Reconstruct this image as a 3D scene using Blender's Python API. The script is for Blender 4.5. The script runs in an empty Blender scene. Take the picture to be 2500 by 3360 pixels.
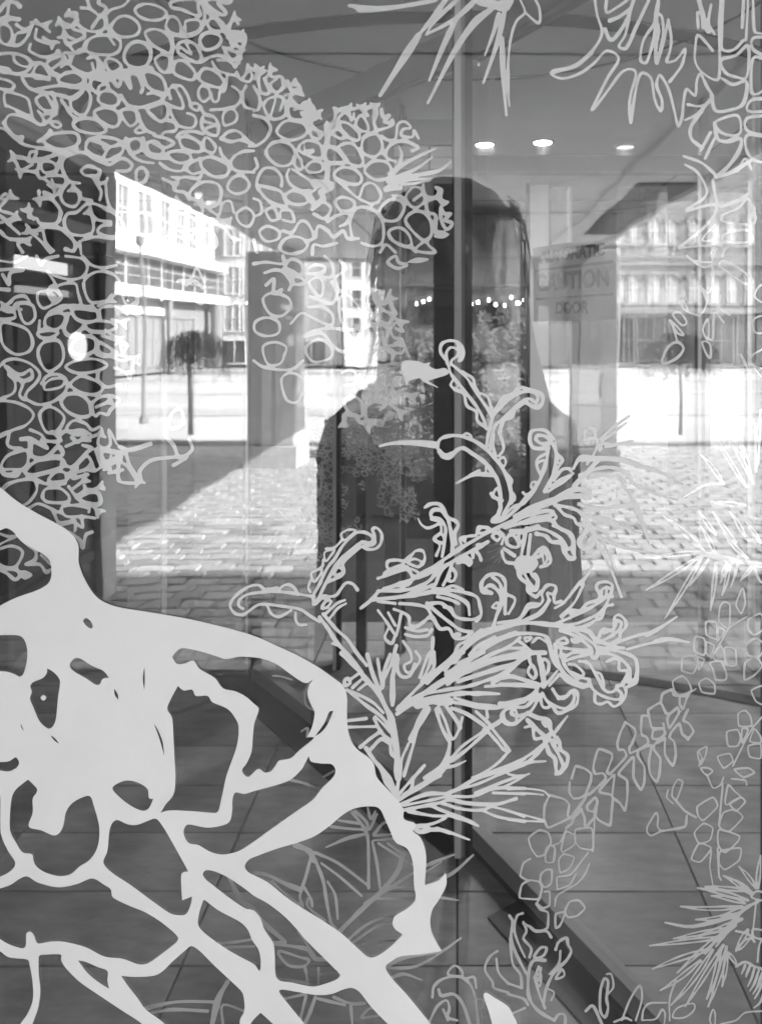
import bpy, bmesh, math, random
import numpy as np
from mathutils import Vector, Matrix
R = math.radians
random.seed(7)
SC = bpy.context.scene
COL = SC.collection
F = 2427.0          # focal length in photograph pixels
VX, VY = 1500.0, 1100.0   # where the view meets the glass square on
DG = 0.63           # lens to glass, metres
HC = 1.5            # lens height

# ------------------------------------------------------------------ camera, sky, sun, exposure
cd = bpy.data.cameras.new('camera'); cam = bpy.data.objects.new('camera', cd); COL.objects.link(cam)
cam.location = (0, -DG, HC); cam.rotation_euler = (R(90), 0, 0)
cd.sensor_fit = 'VERTICAL'; cd.sensor_height = 36; cd.lens = 36 * F / 3360
cd.shift_x = (1250 - VX) / 3360; cd.shift_y = -(1680 - VY) / 3360
cd.dof.use_dof = True; cd.dof.focus_distance = DG; cd.dof.aperture_fstop = 13
cd.clip_start = 0.02; cd.clip_end = 1000
SC.camera = cam
SUN = Vector((1.65, 0.46, 1.0)).normalized()
w = bpy.data.worlds.new('World'); SC.world = w; w.use_nodes = True
nt = w.node_tree; bg = nt.nodes['Background']
sky = nt.nodes.new('ShaderNodeTexSky'); sky.sky_type = 'NISHITA'; sky.sun_disc = False
sky.sun_elevation = math.asin(SUN.z); sky.sun_rotation = math.atan2(SUN.x, SUN.y)
bw = nt.nodes.new('ShaderNodeRGBToBW')
nt.links.new(sky.outputs[0], bw.inputs[0]); nt.links.new(bw.outputs[0], bg.inputs[0])
bg.inputs[1].default_value = 0.13
sl = bpy.data.lights.new('sun', 'SUN'); so = bpy.data.objects.new('sun', sl); COL.objects.link(so)
sl.energy = 2.9; sl.angle = R(0.53); sl.color = (1, 1, 1)      # black and white photograph
so.rotation_euler = (-SUN).to_track_quat('-Z', 'Y').to_euler()
so.location = (20, 10, 14)
vs = SC.view_settings; vs.view_transform = 'Standard'; vs.look = 'None'; vs.gamma = 1; vs.use_curve_mapping = False
vs.exposure = 3.62
SC.cycles.max_bounces = 10; SC.cycles.transparent_max_bounces = 24; SC.cycles.diffuse_bounces = 4
SC.cycles.glossy_bounces = 5; SC.cycles.use_denoising = True
SC.cycles.sample_clamp_indirect = 6.0
SC.cycles.caustics_reflective = False; SC.cycles.caustics_refractive = False

# ------------------------------------------------------------------ materials (all neutral greys)
MATS = {}
def mat(name, v, rough=0.6, var=0.12, scale=8.0, bump=0.0, metal=0.0, spec=0.4, stretch=(1, 1, 1), rnd=0.0):
    if name in MATS: return MATS[name]
    m = bpy.data.materials.new(name); m.use_nodes = True; n = m.node_tree; b = n.nodes['Principled BSDF']
    b.inputs['Roughness'].default_value = rough; b.inputs['Metallic'].default_value = metal
    b.inputs['Specular IOR Level'].default_value = spec
    tc = n.nodes.new('ShaderNodeTexCoord'); mp = n.nodes.new('ShaderNodeMapping'); mp.inputs['Scale'].default_value = stretch
    nz = n.nodes.new('ShaderNodeTexNoise'); nz.inputs['Scale'].default_value = scale; nz.inputs['Detail'].default_value = 6; nz.inputs['Roughness'].default_value = 0.6
    n.links.new(tc.outputs['Object'], mp.inputs[0]); n.links.new(mp.outputs[0], nz.inputs['Vector'])
    cr = n.nodes.new('ShaderNodeMapRange'); cr.inputs[1].default_value = 0.25; cr.inputs[2].default_value = 0.75
    cr.inputs[3].default_value = v * (1 - var); cr.inputs[4].default_value = v * (1 + var)
    n.links.new(nz.outputs['Fac'], cr.inputs[0])
    out = cr.outputs[0]
    if rnd:
        oi = n.nodes.new('ShaderNodeObjectInfo'); mr = n.nodes.new('ShaderNodeMapRange')
        mr.inputs[3].default_value = 1 - rnd; mr.inputs[4].default_value = 1 + rnd
        n.links.new(oi.outputs['Random'], mr.inputs[0])
        mu = n.nodes.new('ShaderNodeMath'); mu.operation = 'MULTIPLY'
        n.links.new(out, mu.inputs[0]); n.links.new(mr.outputs[0], mu.inputs[1]); out = mu.outputs[0]
    n.links.new(out, b.inputs['Base Color'])
    if bump:
        bp = n.nodes.new('ShaderNodeBump'); bp.inputs['Strength'].default_value = bump; bp.inputs['Distance'].default_value = 0.01
        n.links.new(nz.outputs['Fac'], bp.inputs['Height']); n.links.new(bp.outputs[0], b.inputs['Normal'])
    MATS[name] = m; return m
def emit(name, v):
    if name in MATS: return MATS[name]
    m = bpy.data.materials.new(name); m.use_nodes = True; n = m.node_tree
    e = n.nodes.new('ShaderNodeEmission'); e.inputs[0].default_value = (1, 1, 1, 1); e.inputs[1].default_value = v
    n.links.new(e.outputs[0], n.nodes['Material Output'].inputs[0]); MATS[name] = m; return m
def glass(name, refl, wave=0.0, film=0.0):
    m = bpy.data.materials.new(name); m.use_nodes = True; n = m.node_tree
    for x in list(n.nodes):
        if x.type == 'BSDF_PRINCIPLED': n.nodes.remove(x)
    t = n.nodes.new('ShaderNodeBsdfTransparent'); t.inputs[0].default_value = (.985, .985, .985, 1)
    g = n.nodes.new('ShaderNodeBsdfGlossy'); g.inputs['Roughness'].default_value = 0.0; g.inputs[0].default_value = (1, 1, 1, 1)
    fw = n.nodes.new('ShaderNodeLayerWeight'); fw.inputs[0].default_value = 0.5      # Schlick: 1 - cos, to the fifth
    fr = n.nodes.new('ShaderNodeMath'); fr.operation = 'POWER'; fr.inputs[1].default_value = 5.0; n.links.new(fw.outputs['Facing'], fr.inputs[0])
    ad = n.nodes.new('ShaderNodeMath'); ad.operation = 'MULTIPLY_ADD'; ad.use_clamp = True; ad.inputs[1].default_value = 1 - refl; ad.inputs[2].default_value = refl
    mx = n.nodes.new('ShaderNodeMixShader')
    n.links.new(fr.outputs[0], ad.inputs[0]); n.links.new(ad.outputs[0], mx.inputs[0])
    n.links.new(t.outputs[0], mx.inputs[1]); n.links.new(g.outputs[0], mx.inputs[2])
    if wave:
        tc = n.nodes.new('ShaderNodeTexCoord'); mp = n.nodes.new('ShaderNodeMapping'); mp.inputs['Scale'].default_value = (9, 1, 1.6)
        nz = n.nodes.new('ShaderNodeTexNoise'); nz.inputs['Scale'].default_value = 1.0; nz.inputs['Detail'].default_value = 2
        bp = n.nodes.new('ShaderNodeBump'); bp.inputs['Strength'].default_value = 1.0; bp.inputs['Distance'].default_value = wave
        n.links.new(tc.outputs['Object'], mp.inputs[0]); n.links.new(mp.outputs[0], nz.inputs['Vector'])
        n.links.new(nz.outputs['Fac'], bp.inputs['Height']); n.links.new(bp.outputs[0], g.inputs['Normal'])
    res = mx.outputs[0]
    if film:            # streaky pale veil: a dust film that also paints in haze
        tc = n.nodes.new('ShaderNodeTexCoord'); mp = n.nodes.new('ShaderNodeMapping'); mp.inputs['Scale'].default_value = (22, 1, 1.1)
        nz = n.nodes.new('ShaderNodeTexNoise'); nz.inputs['Scale'].default_value = 1.0; nz.inputs['Detail'].default_value = 5; nz.inputs['Roughness'].default_value = .7
        mr = n.nodes.new('ShaderNodeMapRange'); mr.inputs[1].default_value = .35; mr.inputs[2].default_value = .8; mr.inputs[3].default_value = film*.25; mr.inputs[4].default_value = film
        df = n.nodes.new('ShaderNodeBsdfDiffuse'); df.inputs[0].default_value = (.8, .8, .8, 1); m2 = n.nodes.new('ShaderNodeMixShader')
        n.links.new(tc.outputs['Object'], mp.inputs[0]); n.links.new(mp.outputs[0], nz.inputs['Vector']); n.links.new(nz.outputs['Fac'], mr.inputs[0])
        n.links.new(mr.outputs[0], m2.inputs[0]); n.links.new(res, m2.inputs[1]); n.links.new(df.outputs[0], m2.inputs[2]); res = m2.outputs[0]
    n.links.new(res, n.nodes['Material Output'].inputs[0]); MATS[name] = m; return m

# ------------------------------------------------------------------ mesh helpers
class MB:
    def __init__(s): s.v = []; s.f = []
    def box(s, a, b):
        x0, x1 = sorted((a[0], b[0])); y0, y1 = sorted((a[1], b[1])); z0, z1 = sorted((a[2], b[2]))
        k = len(s.v)
        s.v += [(x0,y0,z0),(x1,y0,z0),(x1,y1,z0),(x0,y1,z0),(x0,y0,z1),(x1,y0,z1),(x1,y1,z1),(x0,y1,z1)]
        s.f += [tuple(k+i for i in q) for q in ((0,3,2,1),(4,5,6,7),(0,1,5,4),(1,2,6,5),(2,3,7,6),(3,0,4,7))]
        return s
    def obox(s, p, q, wd, z0, z1):
        """upright box along the floor line p-q, wd thick"""
        p = Vector((p[0], p[1])); q = Vector((q[0], q[1])); d = (q-p).normalized(); n = Vector((-d.y, d.x))*wd/2
        k = len(s.v)
        for z in (z0, z1):
            for c in (p-n, q-n, q+n, p+n): s.v.append((c.x, c.y, z))
        s.f += [tuple(k+i for i in t) for t in ((0,3,2,1),(4,5,6,7),(0,1,5,4),(1,2,6,5),(2,3,7,6),(3,0,4,7))]
        return s
    def tube(s, pts, rad, n=8, cap=True):
        pts = [Vector(p) for p in pts]; rr = rad if isinstance(rad, (list, tuple)) else [rad]*len(pts)
        k = len(s.v); up = Vector((0.31, 0.17, 0.93))
        for i, p in enumerate(pts):
            d = (pts[min(i+1, len(pts)-1)] - pts[max(i-1, 0)]).normalized()
            a = d.cross(up)
            if a.length < 1e-3: a = d.cross(Vector((1, 0, 0)))
            a.normalize(); b = d.cross(a)
            for j in range(n):
                t = 2*math.pi*j/n; s.v.append(tuple(p + (a*math.cos(t) + b*math.sin(t))*rr[i]))
        for i in range(len(pts)-1):
            for j in range(n):
                j2 = (j+1) % n; s.f.append((k+i*n+j, k+i*n+j2, k+(i+1)*n+j2, k+(i+1)*n+j))
        if cap:
            s.f.append(tuple(k+j for j in range(n))[::-1]); s.f.append(tuple(k+(len(pts)-1)*n+j for j in range(n)))
        return s
    def disc(s, c, r, z0, z1, n=28):
        k = len(s.v)
        for z in (z0, z1):
            for j in range(n): s.v.append((c[0]+r*math.cos(2*math.pi*j/n), c[1]+r*math.sin(2*math.pi*j/n), z))
        for j in range(n): s.f.append((k+j, k+(j+1)%n, k+n+(j+1)%n, k+n+j))
        s.f.append(tuple(k+j for j in range(n))[::-1]); s.f.append(tuple(k+n+j for j in range(n))); return s
    def ring(s, c, r0, r1, z0, z1, a0=0, a1=360, n=64):
        k = len(s.v); full = abs(a1-a0) >= 360; m = n if full else n+1
        for i in range(m):
            a = R(a0 + (a1-a0)*i/n)
            for r, z in ((r0,z0),(r1,z0),(r1,z1),(r0,z1)): s.v.append((c[0]+r*math.cos(a), c[1]+r*math.sin(a), z))
        for i in range(n):
            i2 = (i+1) % m
            for j in range(4):
                j2 = (j+1) % 4; s.f.append((k+i*4+j, k+i2*4+j, k+i2*4+j2, k+i*4+j2))
        return s
    def build(s, name, m, parent=None, smooth=False, bevel=0):
        me = bpy.data.meshes.new(name); me.from_pydata(s.v, [], s.f); me.update()
        if m: me.materials.append(m)
        if smooth:
            for p in me.polygons: p.use_smooth = True
        o = bpy.data.objects.new(name, me); COL.objects.link(o)
        if parent: o.parent = parent
        if bevel:
            md = o.modifiers.new('bevel', 'BEVEL'); md.width = bevel; md.segments = 2
        return o
def thing(name, label, cat, loc=(0, 0, 0), group=None):
    o = bpy.data.objects.new(name, None); COL.objects.link(o); o.location = loc; o.empty_display_size = .1
    return tag(o, label, cat, group)
def tag(o, label, cat, group=None):
    o['label'] = label; o['category'] = cat
    if group: o['group'] = group
    return o
def struct(o): o['kind'] = 'structure'; return o
def Di(py): return HC*F/(py-VY)                  # lens-to-floor distance of a floor point seen at row py
def IN(px, py, D): return ((px-VX)*D/F, D-DG, HC-(py-VY)*D/F)
def OUT(px, py, D): return ((px-VX)*D/F, -(D-DG), HC-(py-VY)*D/F)
def sx(px, D): return (px-VX)*D/F
def sz(py, D): return HC-(py-VY)*D/F
# ------------------------------------------------------------------ materials used by the place
m_tile = mat('floor_stone', .2, .45, .38, 7, .2, rnd=.2, stretch=(1, 3, 1))
m_grout = mat('grout', .025, .9)
m_ceil = mat('ceiling_board', .8, .8, .06, 3)
m_groove = mat('dark_groove', .05, .8)
m_wall = mat('lobby_wall', .10, .7, .2, 2)
m_alu = mat('brushed_aluminium', .55, .35, .1, 30, .05, .7, stretch=(1, 1, .05))
m_alu2 = mat('pale_aluminium', .62, .5, .06, 20, stretch=(1, 1, .05))
m_dark = mat('dark_anodised_frame', .035, .4, .2, 20, .03, .2)
m_black = mat('black_paint', .012, .5)
m_paint = mat('grey_paint', .22, .5, .1, 6)
m_sett = mat('granite_sett', .38, .8, .25, 22, .3, rnd=.28)
m_joint = mat('sett_joint', .10, .95, .3, 20)
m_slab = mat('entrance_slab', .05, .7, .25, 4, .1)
m_road = mat('pale_concrete_road', .42, .85, .32, .5, stretch=(.12, 1, 1))
m_kerb = mat('kerb_stone', .35, .8, .15, 6)
m_soffit = mat('soffit_panel', .7, .7, .1, 2)
m_white = mat('white_render', .7, .7, .06, 1)
m_grey = mat('grey_render', .25, .8, .12, 1)
m_brick = mat('old_brick', .2, .85, .25, 5, .2)
m_stone = mat('window_stone', .25, .8, .15, 5)
m_win = mat('window_glass_dark', .05, .12, .3, 1, spec=.8)
m_winp = mat('window_sky_reflection', .4, .3, .2, .8, spec=.8)  # pale colour paints in the sky reflected by the windows
m_conc = mat('column_concrete', .45, .8, .12, 4, .1)
m_leaf = mat('tree_leaf', .07, .7, .5, 9)
m_bark = mat('bark', .05, .9, .3, 30, .4)
m_vinyl = mat('white_vinyl', .78, .5, .05, 9, .03)
m_vinyl2 = mat('frosted_vinyl', .66, .6, .05, 10)

# ------------------------------------------------------------------ interior: floor, ceiling, walls
FL = struct(MB().box((-4.6, .06, -.12), (4.6, 8.6, -.012)).build('floor', m_grout))
tile_me = None
rows = [1.76 + .235*i for i in range(-5, 9)]
for r0 in rows:
    for i in range(-4, 4):
        if tile_me is None:
            o = MB().box((.003, .003, -.02), (.652, .232, 0)).build('tile', m_tile, FL); tile_me = o.data
        else:
            o = bpy.data.objects.new('tile', tile_me); COL.objects.link(o); o.parent = FL
        o.location = (i*.655, r0-DG, random.uniform(-.0012, .0012))
MB().box((-4.5, rows[-1]+.235-DG+.003, -.02), (4.5, 8.5, 0)).build('carpet', mat('lobby_carpet', .03, .95, .3, 40), FL)
CE = struct(MB().box((-4.6, .06, 2.6), (4.6, 8.6, 2.75)).build('ceiling', m_ceil))
PC = (.027, 2.167-DG)
MB().ring((0, 4.75-DG), 2.16, 2.25, 2.594, 2.599).build('dark_ring_groove', m_groove, CE)
MB().ring(PC, 1.0, 1.008, 2.592, 2.597).build('ceiling_joint', m_groove, CE)
for x in (-1.9, -.02, 1.5):
    MB().box((x, 3.2, 2.594), (x+.006, 8.5, 2.598)).build('ceiling_joint', m_groove, CE)
for y in (3.9, 5.4):
    MB().box((-4.5, y, 2.5945), (4.5, y+.007, 2.5985)).build('ceiling_joint', m_groove, CE)
struct(MB().box((-4.8, .06, -.15), (-4.6, 8.8, 2.75)).build('wall_left', m_wall))
struct(MB().box((4.6, .06, -.15), (4.8, 8.8, 2.75)).build('wall_right', m_wall))
struct(MB().box((-4.8, 8.6, -.15), (4.8, 8.8, 2.75)).build('wall_back', m_wall))
# recessed downlights
for i, (px, py, lab) in enumerate(((1590, 470, 'round recessed downlight in the ceiling just right of the centre post'),
        (1780, 463, 'round recessed downlight, second to the right of the centre post'),
        (2050, 478, 'round recessed downlight, third and faintest of the front row'),
        (1180, 730, 'small recessed downlight showing through the lower cells of the network decal'),
        (1905, 722, 'small recessed downlight low on the right above the warning sign'))):
    D = 1.1*F/(VY-py); x, y = sx(px, D), D-DG
    t = thing('downlight', lab, 'ceiling light', (x, y, 2.6), 'recessed downlights')
    MB().ring((0, 0), .05, .066, -.012, 0, n=32).build('trim_ring', m_alu2, t)
    MB().disc((0, 0), .0495, -.006, -.002).build('lens', emit('downlight_lens', 6.0) if i != 2 else emit('downlight_lens_dim', .12), t)
    l = bpy.data.lights.new('downlight_beam', 'SPOT'); l.energy = 16; l.spot_size = R(160); l.spot_blend = .8; l.shadow_soft_size = .05
    lo = bpy.data.objects.new('downlight_beam', l); COL.objects.link(lo); lo.parent = t; lo.location = (0, 0, -.02)

# ------------------------------------------------------------------ our building and the glass
facade = thing('host_building', 'dark facade around the decorated shop glass', 'building', (0, 0, 0))
fm = m_paint
def fb(a, b, nm='wall', m=None): return MB().box(a, b).build(nm, m or fm, facade)
fb((-7, 0, 0), (-2.2, .06, 8.8)); fb((2.4, 0, 0), (18, .06, 8.8)); fb((-2.2, 0, 2.95), (2.4, .06, 8.8))
fb((-7, .06, 2.751), (18, 9, 8.8), 'shade_storey'); fb((4.81, .06, 0), (18, 9, 2.75), 'wall'); fb((-7, .06, 0), (-4.81, 9, 2.75), 'wall')  # unseen upper part, height chosen so its shadow covers the near paving
fb((-2.2, .061, 2.6), (2.4, .09, 2.95), 'header', m_dark)
pane = thing('shop_window', 'large clear shop window pane carrying the white line drawings', 'window')
g = glass('shop_glass', .17, .00055, .04)
gl = MB().box((-2.16, 0, .03), (2.36, .008, 2.92)).build('glass', g, pane)
gl.data.materials.append(glass('shop_glass_inner', .03))
for p_ in gl.data.polygons: p_.material_index = 0 if p_.normal.y < -.5 else 1
for a, b in (((-2.2, -.02, 0), (-2.16, .05, 2.95)), ((2.36, -.02, 0), (2.4, .05, 2.95))): MB().box(a, b).build('jamb', m_dark, pane)
MB().box((-2.16, -.02, 0), (2.36, .05, .03)).build('sill', m_dark, pane); MB().box((-2.16, -.02, 2.92), (2.36, .05, 2.95)).build('head_rail', m_dark, pane)

# ------------------------------------------------------------------ revolving door
rd = thing('revolving_door', 'automatic revolving door with dark centre post and glass wings behind the glass', 'door', (PC[0], PC[1], 0))
def loc(x, D): return (x-PC[0], D-DG-PC[1])
a0 = loc(sx(1432, 2.167), 2.167)[0]
def px(p): return sx(p, 2.167)-PC[0]
MB().box((px(1483), -.03, .004), (px(1490), .05, 2.58)).build('centre_post', m_dark, rd)
MB().box((px(1490), -.055, .004), (px(1513), .03, 2.58)).build('sheen_strip', m_alu2, rd, bevel=.003)  # pale strip paints the sheen along the left side of the post
MB().box((px(1513), -.046, .004), (px(1524), .03, 2.575)).build('brush_seal', m_paint, rd)
MB().box((px(1524), -.05, .004), (px(1548), .04, 2.58)).build('stile', m_dark, rd)
WR0 = loc(.05, 2.15); WR1 = loc(.56, 1.33)
WL0 = loc(-.01, 2.2); WL1 = loc(-.86, 3.17)
gw = glass('door_glass', .03)
for p, q, hi in ((WR0, WR1, 2.30), (WL0, WL1, 2.30)):
    wing = MB().obox(p, q, .008, .0852, hi).build('wing', gw, rd)
    MB().obox(p, q, .036, .03, .085).build('bottom_rail', m_paint, wing)
    MB().obox(p, q, .028, .006, .029).build('seal', m_black, wing)
    MB().obox(p, q, .045, hi, hi+.10).build('top_rail', m_paint, wing)
    d = (Vector(q)-Vector(p)).normalized(); e = Vector(q)+d*.03
    MB().obox(q, tuple(e), .05, .006, hi+.1).build('end_stile', m_dark, wing)
# dark track that curves round the drum
tp = [loc(.10, 3.42), loc(.42, 3.33), loc(.78, 3.21), loc(1.10, 3.08), loc(1.5, 2.88)]
for i in range(4): MB().obox(tp[i], tp[i+1], .07, .0015+.0004*i, .006+.0004*i).build('floor_track', m_black, rd)
MB().obox(loc(-.02, 2.14), loc(-1.05, 3.34), .17, .0012, .0045).build('floor_track', m_black, rd)  # track widened into a black strip that paints the shade below this wing
MB().obox(loc(.12, 1.93), loc(.62, 1.16), .10, .0015, .005).build('floor_track', m_black, rd)
# sign on the near wing
sg = bpy.data.objects.new('warning_sign', None); COL.objects.link(sg)
tag(sg, 'printed warning lettering AUTOMATIC CAUTION DOOR stuck on the revolving door wing', 'sign')
wd = Vector((WR1[0]-WR0[0], WR1[1]-WR0[1], 0)).normalized()
nrm = Vector((wd.y, -wd.x, 0))
def on_wing(pxx):
    k = (pxx-VX)/F
    ax, ay = WR0[0]+PC[0], WR0[1]+PC[1]+DG
    t = (k*ay-ax)/(wd.x-k*wd.y); return ax+wd.x*t, ay+wd.y*t
cx, cD = on_wing(1880)
sg.location = (cx, cD-DG, 1.62)
ang = math.atan2(wd.y, wd.x)
sg.rotation_euler = (R(90), 0, ang)
def word(txt, size, z, m, bold=0.0):
    c = bpy.data.curves.new('w', 'FONT'); c.body = txt; c.size = size; c.align_x = 'CENTER'; c.align_y = 'CENTER'; c.offset = bold; c.extrude = .0004
    o = bpy.data.objects.new('w', c); COL.objects.link(o)
    me = bpy.data.meshes.new_from_object(o.evaluated_get(bpy.context.evaluated_depsgraph_get())); bpy.data.objects.remove(o)
    me.materials.clear(); me.materials.append(m)
    t = bpy.data.objects.new('lettering', me); COL.objects.link(t); t.parent = sg; t.location = (0, z, .0065); return t
m_ink = mat('sign_ink', .03, .6)
m_ink2 = mat('sign_ink_grey', .10, .6)
word('AUTOMATIC', .040, .075, m_ink, .0012); word('CAUTION', .058, .010, m_ink2, .002); word('DOOR', .040, -.055, m_ink, .0012)
MB().box((-.15, -.085, .003), (.15, .105, .0042)).build('backing_film', mat('sign_film', .5, .6), sg)
q = MB().box((-.14, .042, .0045), (.14, .049, .0052)).build('rule', m_ink2, sg); q2 = MB().box((-.14, -.03, .0045), (.14, -.025, .0052)).build('rule', m_ink2, sg)

# ------------------------------------------------------------------ inner glazing posts and lobby
scr = thing('glazed_screen', 'inner glazed screen with slim upright posts behind the revolving door', 'screen', (0, 3.35-DG, 0))
for p0, p1, D, m in ((1422, 1488, 3.22, m_dark), (1092, 1102, 3.3, m_alu2), (1102, 1116, 3.31, m_dark), (1168, 1200, 3.45, m_dark), (1262, 1312, 3.4, m_paint), (1316, 1330, 3.5, m_dark),
                     (1728, 1738, 3.2, m_dark), (1739, 1800, 3.25, m_alu), (1868, 1876, 3.3, m_alu2),
                     (796, 806, 3.4, m_paint), (527, 534, 3.4, m_paint), (2300, 2325, 3.4, m_paint), (2466, 2476, 3.3, m_alu2)):
    MB().box((sx(p0, D), D-3.35, .004), (sx(p1, D), D-3.35+.05, 2.16 if (1720 < p0 < 1900 or p0 == 1422) else 2.59)).build('post', m, scr)
MB().box((-2.6, .06, 2.25), (2.6, .12, 2.33)).build('transom', m_paint, scr)
flm = glass('haze_glass', .10, .0012, .3)
for a_, b_ in ((420, 530), (640, 795), (905, 1010), (1810, 1866), (2022, 2190), (2330, 2440)):
    MB().box((sx(a_, 3.2), -.15, .05), (sx(b_, 3.2), -.143, 2.14)).build('haze_pane', flm, scr)  # panes added with a pale film to paint vertical bands of haze
sgl = glass('screen_glass', .09, .0012)
for x0, x1 in ((-2.55, -1.36), (-1.34, -.96), (-.94, -.53), (-.51, -.02), (.02, .30), (.42, 1.08), (1.13, 2.5)):
    MB().box((x0, .022, .05), (x1, .030, 2.248)).build('pane', sgl, scr)
lint = thing('lintel_box', 'grey boxed lintel with paler panelled face above the head shape', 'lintel', (0, 3.1-DG, 0))
D = 3.1
MB().box((sx(1287, D), 0, sz(475, D)), (sx(1530, D), .2, sz(393, D))).build('housing', m_paint, lint)
for i, (a, b, c, d) in enumerate(((1292, 1406, 478, 512), (1410, 1524, 478, 512), (1292, 1406, 516, 550), (1410, 1524, 516, 550))):
    MB().box((sx(a, D), .01, sz(d, D)), (sx(b, D), .15, sz(c, D))).build('panel', m_alu2, lint)
MB().box((sx(1289, D), .03, sz(551, D)), (sx(1527, D), .14, sz(476, D))).build('backing', m_dark, lint)
# lobby: bulkhead, lamps, planter
D = 6.2
bh = MB().box((sx(1300, D), D-DG, sz(935, D)), (sx(1745, D), D-DG+.3, sz(840, D))).build('bulkhead', m_black)
tag(bh, 'black bulkhead hanging deep in the lobby behind the post', 'bulkhead')
bh2 = MB().box((-4.5, D-DG+.35, 2.2), (4.5, D-DG+.5, 2.59)).build('bulkhead', m_wall)
tag(bh2, 'wide dark downstand beam under the lobby ceiling', 'beam')
strg = thing('lamp_string', 'string of small bright lamps under the black bulkhead', 'string lights', (0, D-DG, 0))
for i in range(14):
    x = sx(1365+i*26+random.uniform(-9, 9), D); z = sz(985+random.uniform(-8, 22), D)
    MB().disc((0, 0), .016*random.uniform(.35, 1), -.012, .012, 10).build('bulb', emit('bulb', random.choice((5., 5.))), strg).location = (x, random.uniform(-.1, .1), z)
MB().tube([(sx(1355, D), 0, sz(972, D)), (sx(1735, D), 0, sz(972, D))], .006, 6).build('cable', m_dark, strg)
def leaves(n, box, size, rng, dome=None):
    b = MB()
    for i in range(n):
        while True:
            p = Vector((rng.uniform(-1, 1), rng.uniform(-1, 1), rng.uniform(-1, 1)))
            if dome is None or dome(p): break
        c = Vector((p.x*box[0], p.y*box[1], p.z*box[2])); s_ = size*rng.uniform(.5, 1.3)
        u = Vector((rng.gauss(0, 1), rng.gauss(0, 1), rng.gauss(0, 1))).normalized(); v = u.orthogonal().normalized()
        k = len(b.v); b.v += [tuple(c-u*s_), tuple(c+v*s_*.45), tuple(c+u*s_), tuple(c-v*s_*.45)]; b.f.append((k, k+1, k+2, k+3))
    return b
rng = random.Random(3)
D = 5.6
for i, (p0, p1, yt, lab) in enumerate(((1300, 1430, 1080, 'leafy indoor hedge in a dark trough, left of the centre post'), (1540, 1735, 1015, 'leafy indoor hedge in a dark trough between post and pale jamb'))):
    x0, x1 = sx(p0, D), sx(p1, D); zt = sz(yt, D); zb = .45
    pt = thing('planter', lab, 'planter', ((x0+x1)/2, D-DG, 0), 'lobby planters')
    MB().box((-(x1-x0)/2, -.15, 0), ((x1-x0)/2, .15, .46)).build('trough', m_dark, pt)
    lf = leaves(1500, ((x1-x0)/2, .14, (zt-zb)/2), .03, rng, lambda p: rng.random() < .5+.5*math.sin(p.x*9+p.z*7)).build('foliage', mat('indoor_leaf', .16, .5, .6, 12), pt)
    lf.location = (0, 0, (zt+zb)/2)

# ------------------------------------------------------------------ outside ground
GR = struct(MB().box((-400, -600, -.4), (400, 0, -.16)).build('ground', mat('ground', .3, .9, .2, .2)))
KY = -(10.4-DG)
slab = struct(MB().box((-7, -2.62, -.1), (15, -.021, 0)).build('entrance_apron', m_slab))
MB().box((-7, -2.66, -.1), (15, -2.622, .002)).build('edge_strip', m_black, slab)
PV = struct(MB().box((-30, KY, -.159), (40, -2.661, -.02)).build('pavement', m_joint))
# setts
sett_me = []
for v in range(5):
    jw = [random.uniform(-.006, .006) for _ in range(8)]
    b = MB(); x1, y1 = .196, .118
    b.v = [(.004+jw[0], .004+jw[1], -.03), (x1+jw[2], .004+jw[3], -.03), (x1+jw[4], y1+jw[5], -.03), (.004+jw[6], y1+jw[7], -.03)]
    b.v += [(x*.94+.006, y*.92+.005, random.uniform(-.004, .004)) for x, y, z in b.v]
    b.f = [(4,5,6,7),(0,1,5,4),(1,2,6,5),(2,3,7,6),(3,0,4,7)]
    o = b.build('sett', m_sett, PV); sett_me.append(o.data); bpy.data.objects.remove(o)
cells = []
ny = int((-2.68-(KY+.3))/.126)
for j in range(ny):
    y = -2.68-.126*(j+1)
    x = -5.2+(.1 if j % 2 else 0)
    while x < 6.4:
        Dv = -y+DG; u = VX+x*F/Dv; uu = VX+(x+.2)*F/Dv
        vis = (uu > 420 and u < 1060) or (uu > 1850 and u < 2500)
        cells.append((not vis, Dv, x, y)); x += .203
cells.sort(); near = cells[:300]; far = cells[300:]
for _, Dv, x, y in near:
    o = bpy.data.objects.new('sett', random.choice(sett_me)); COL.objects.link(o); o.parent = PV
    o.location = (x+random.uniform(-.004, .004), y, random.uniform(-.005, .003)); o.rotation_euler = (random.uniform(-.02, .02), random.uniform(-.02, .02), random.uniform(-.02, .02))
b = MB()
for _, Dv, x, y in far:
    me = random.choice(sett_me); k = len(b.v); dz = random.uniform(-.005, .003)
    b.v += [(v.co.x+x, v.co.y+y, v.co.z+dz) for v in me.vertices]; b.f += [tuple(k+i for i in p.vertices) for p in me.polygons]
o = b.build('setts', mat('granite_sett_far', .42, .8, .3, 6, .3), PV); o['kind'] = 'stuff'
struct(MB().box((-30, KY-.16, -.159), (40, KY, .0)).build('kerb', m_kerb))
RO = struct(MB().box((-60, -29.5, -.159), (60, KY-.161, -.11)).build('road', m_road))
for y in (-14.2, -19.5, -25.0):
    MB().box((-60, y, -.109), (60, y+.12, -.105)).build('lane_line', mat('faded_paint', .16, .8), RO)
struct(MB().box((-60, -31.6, -.159), (60, -29.501, .02)).build('pavement_far', m_kerb))

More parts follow.
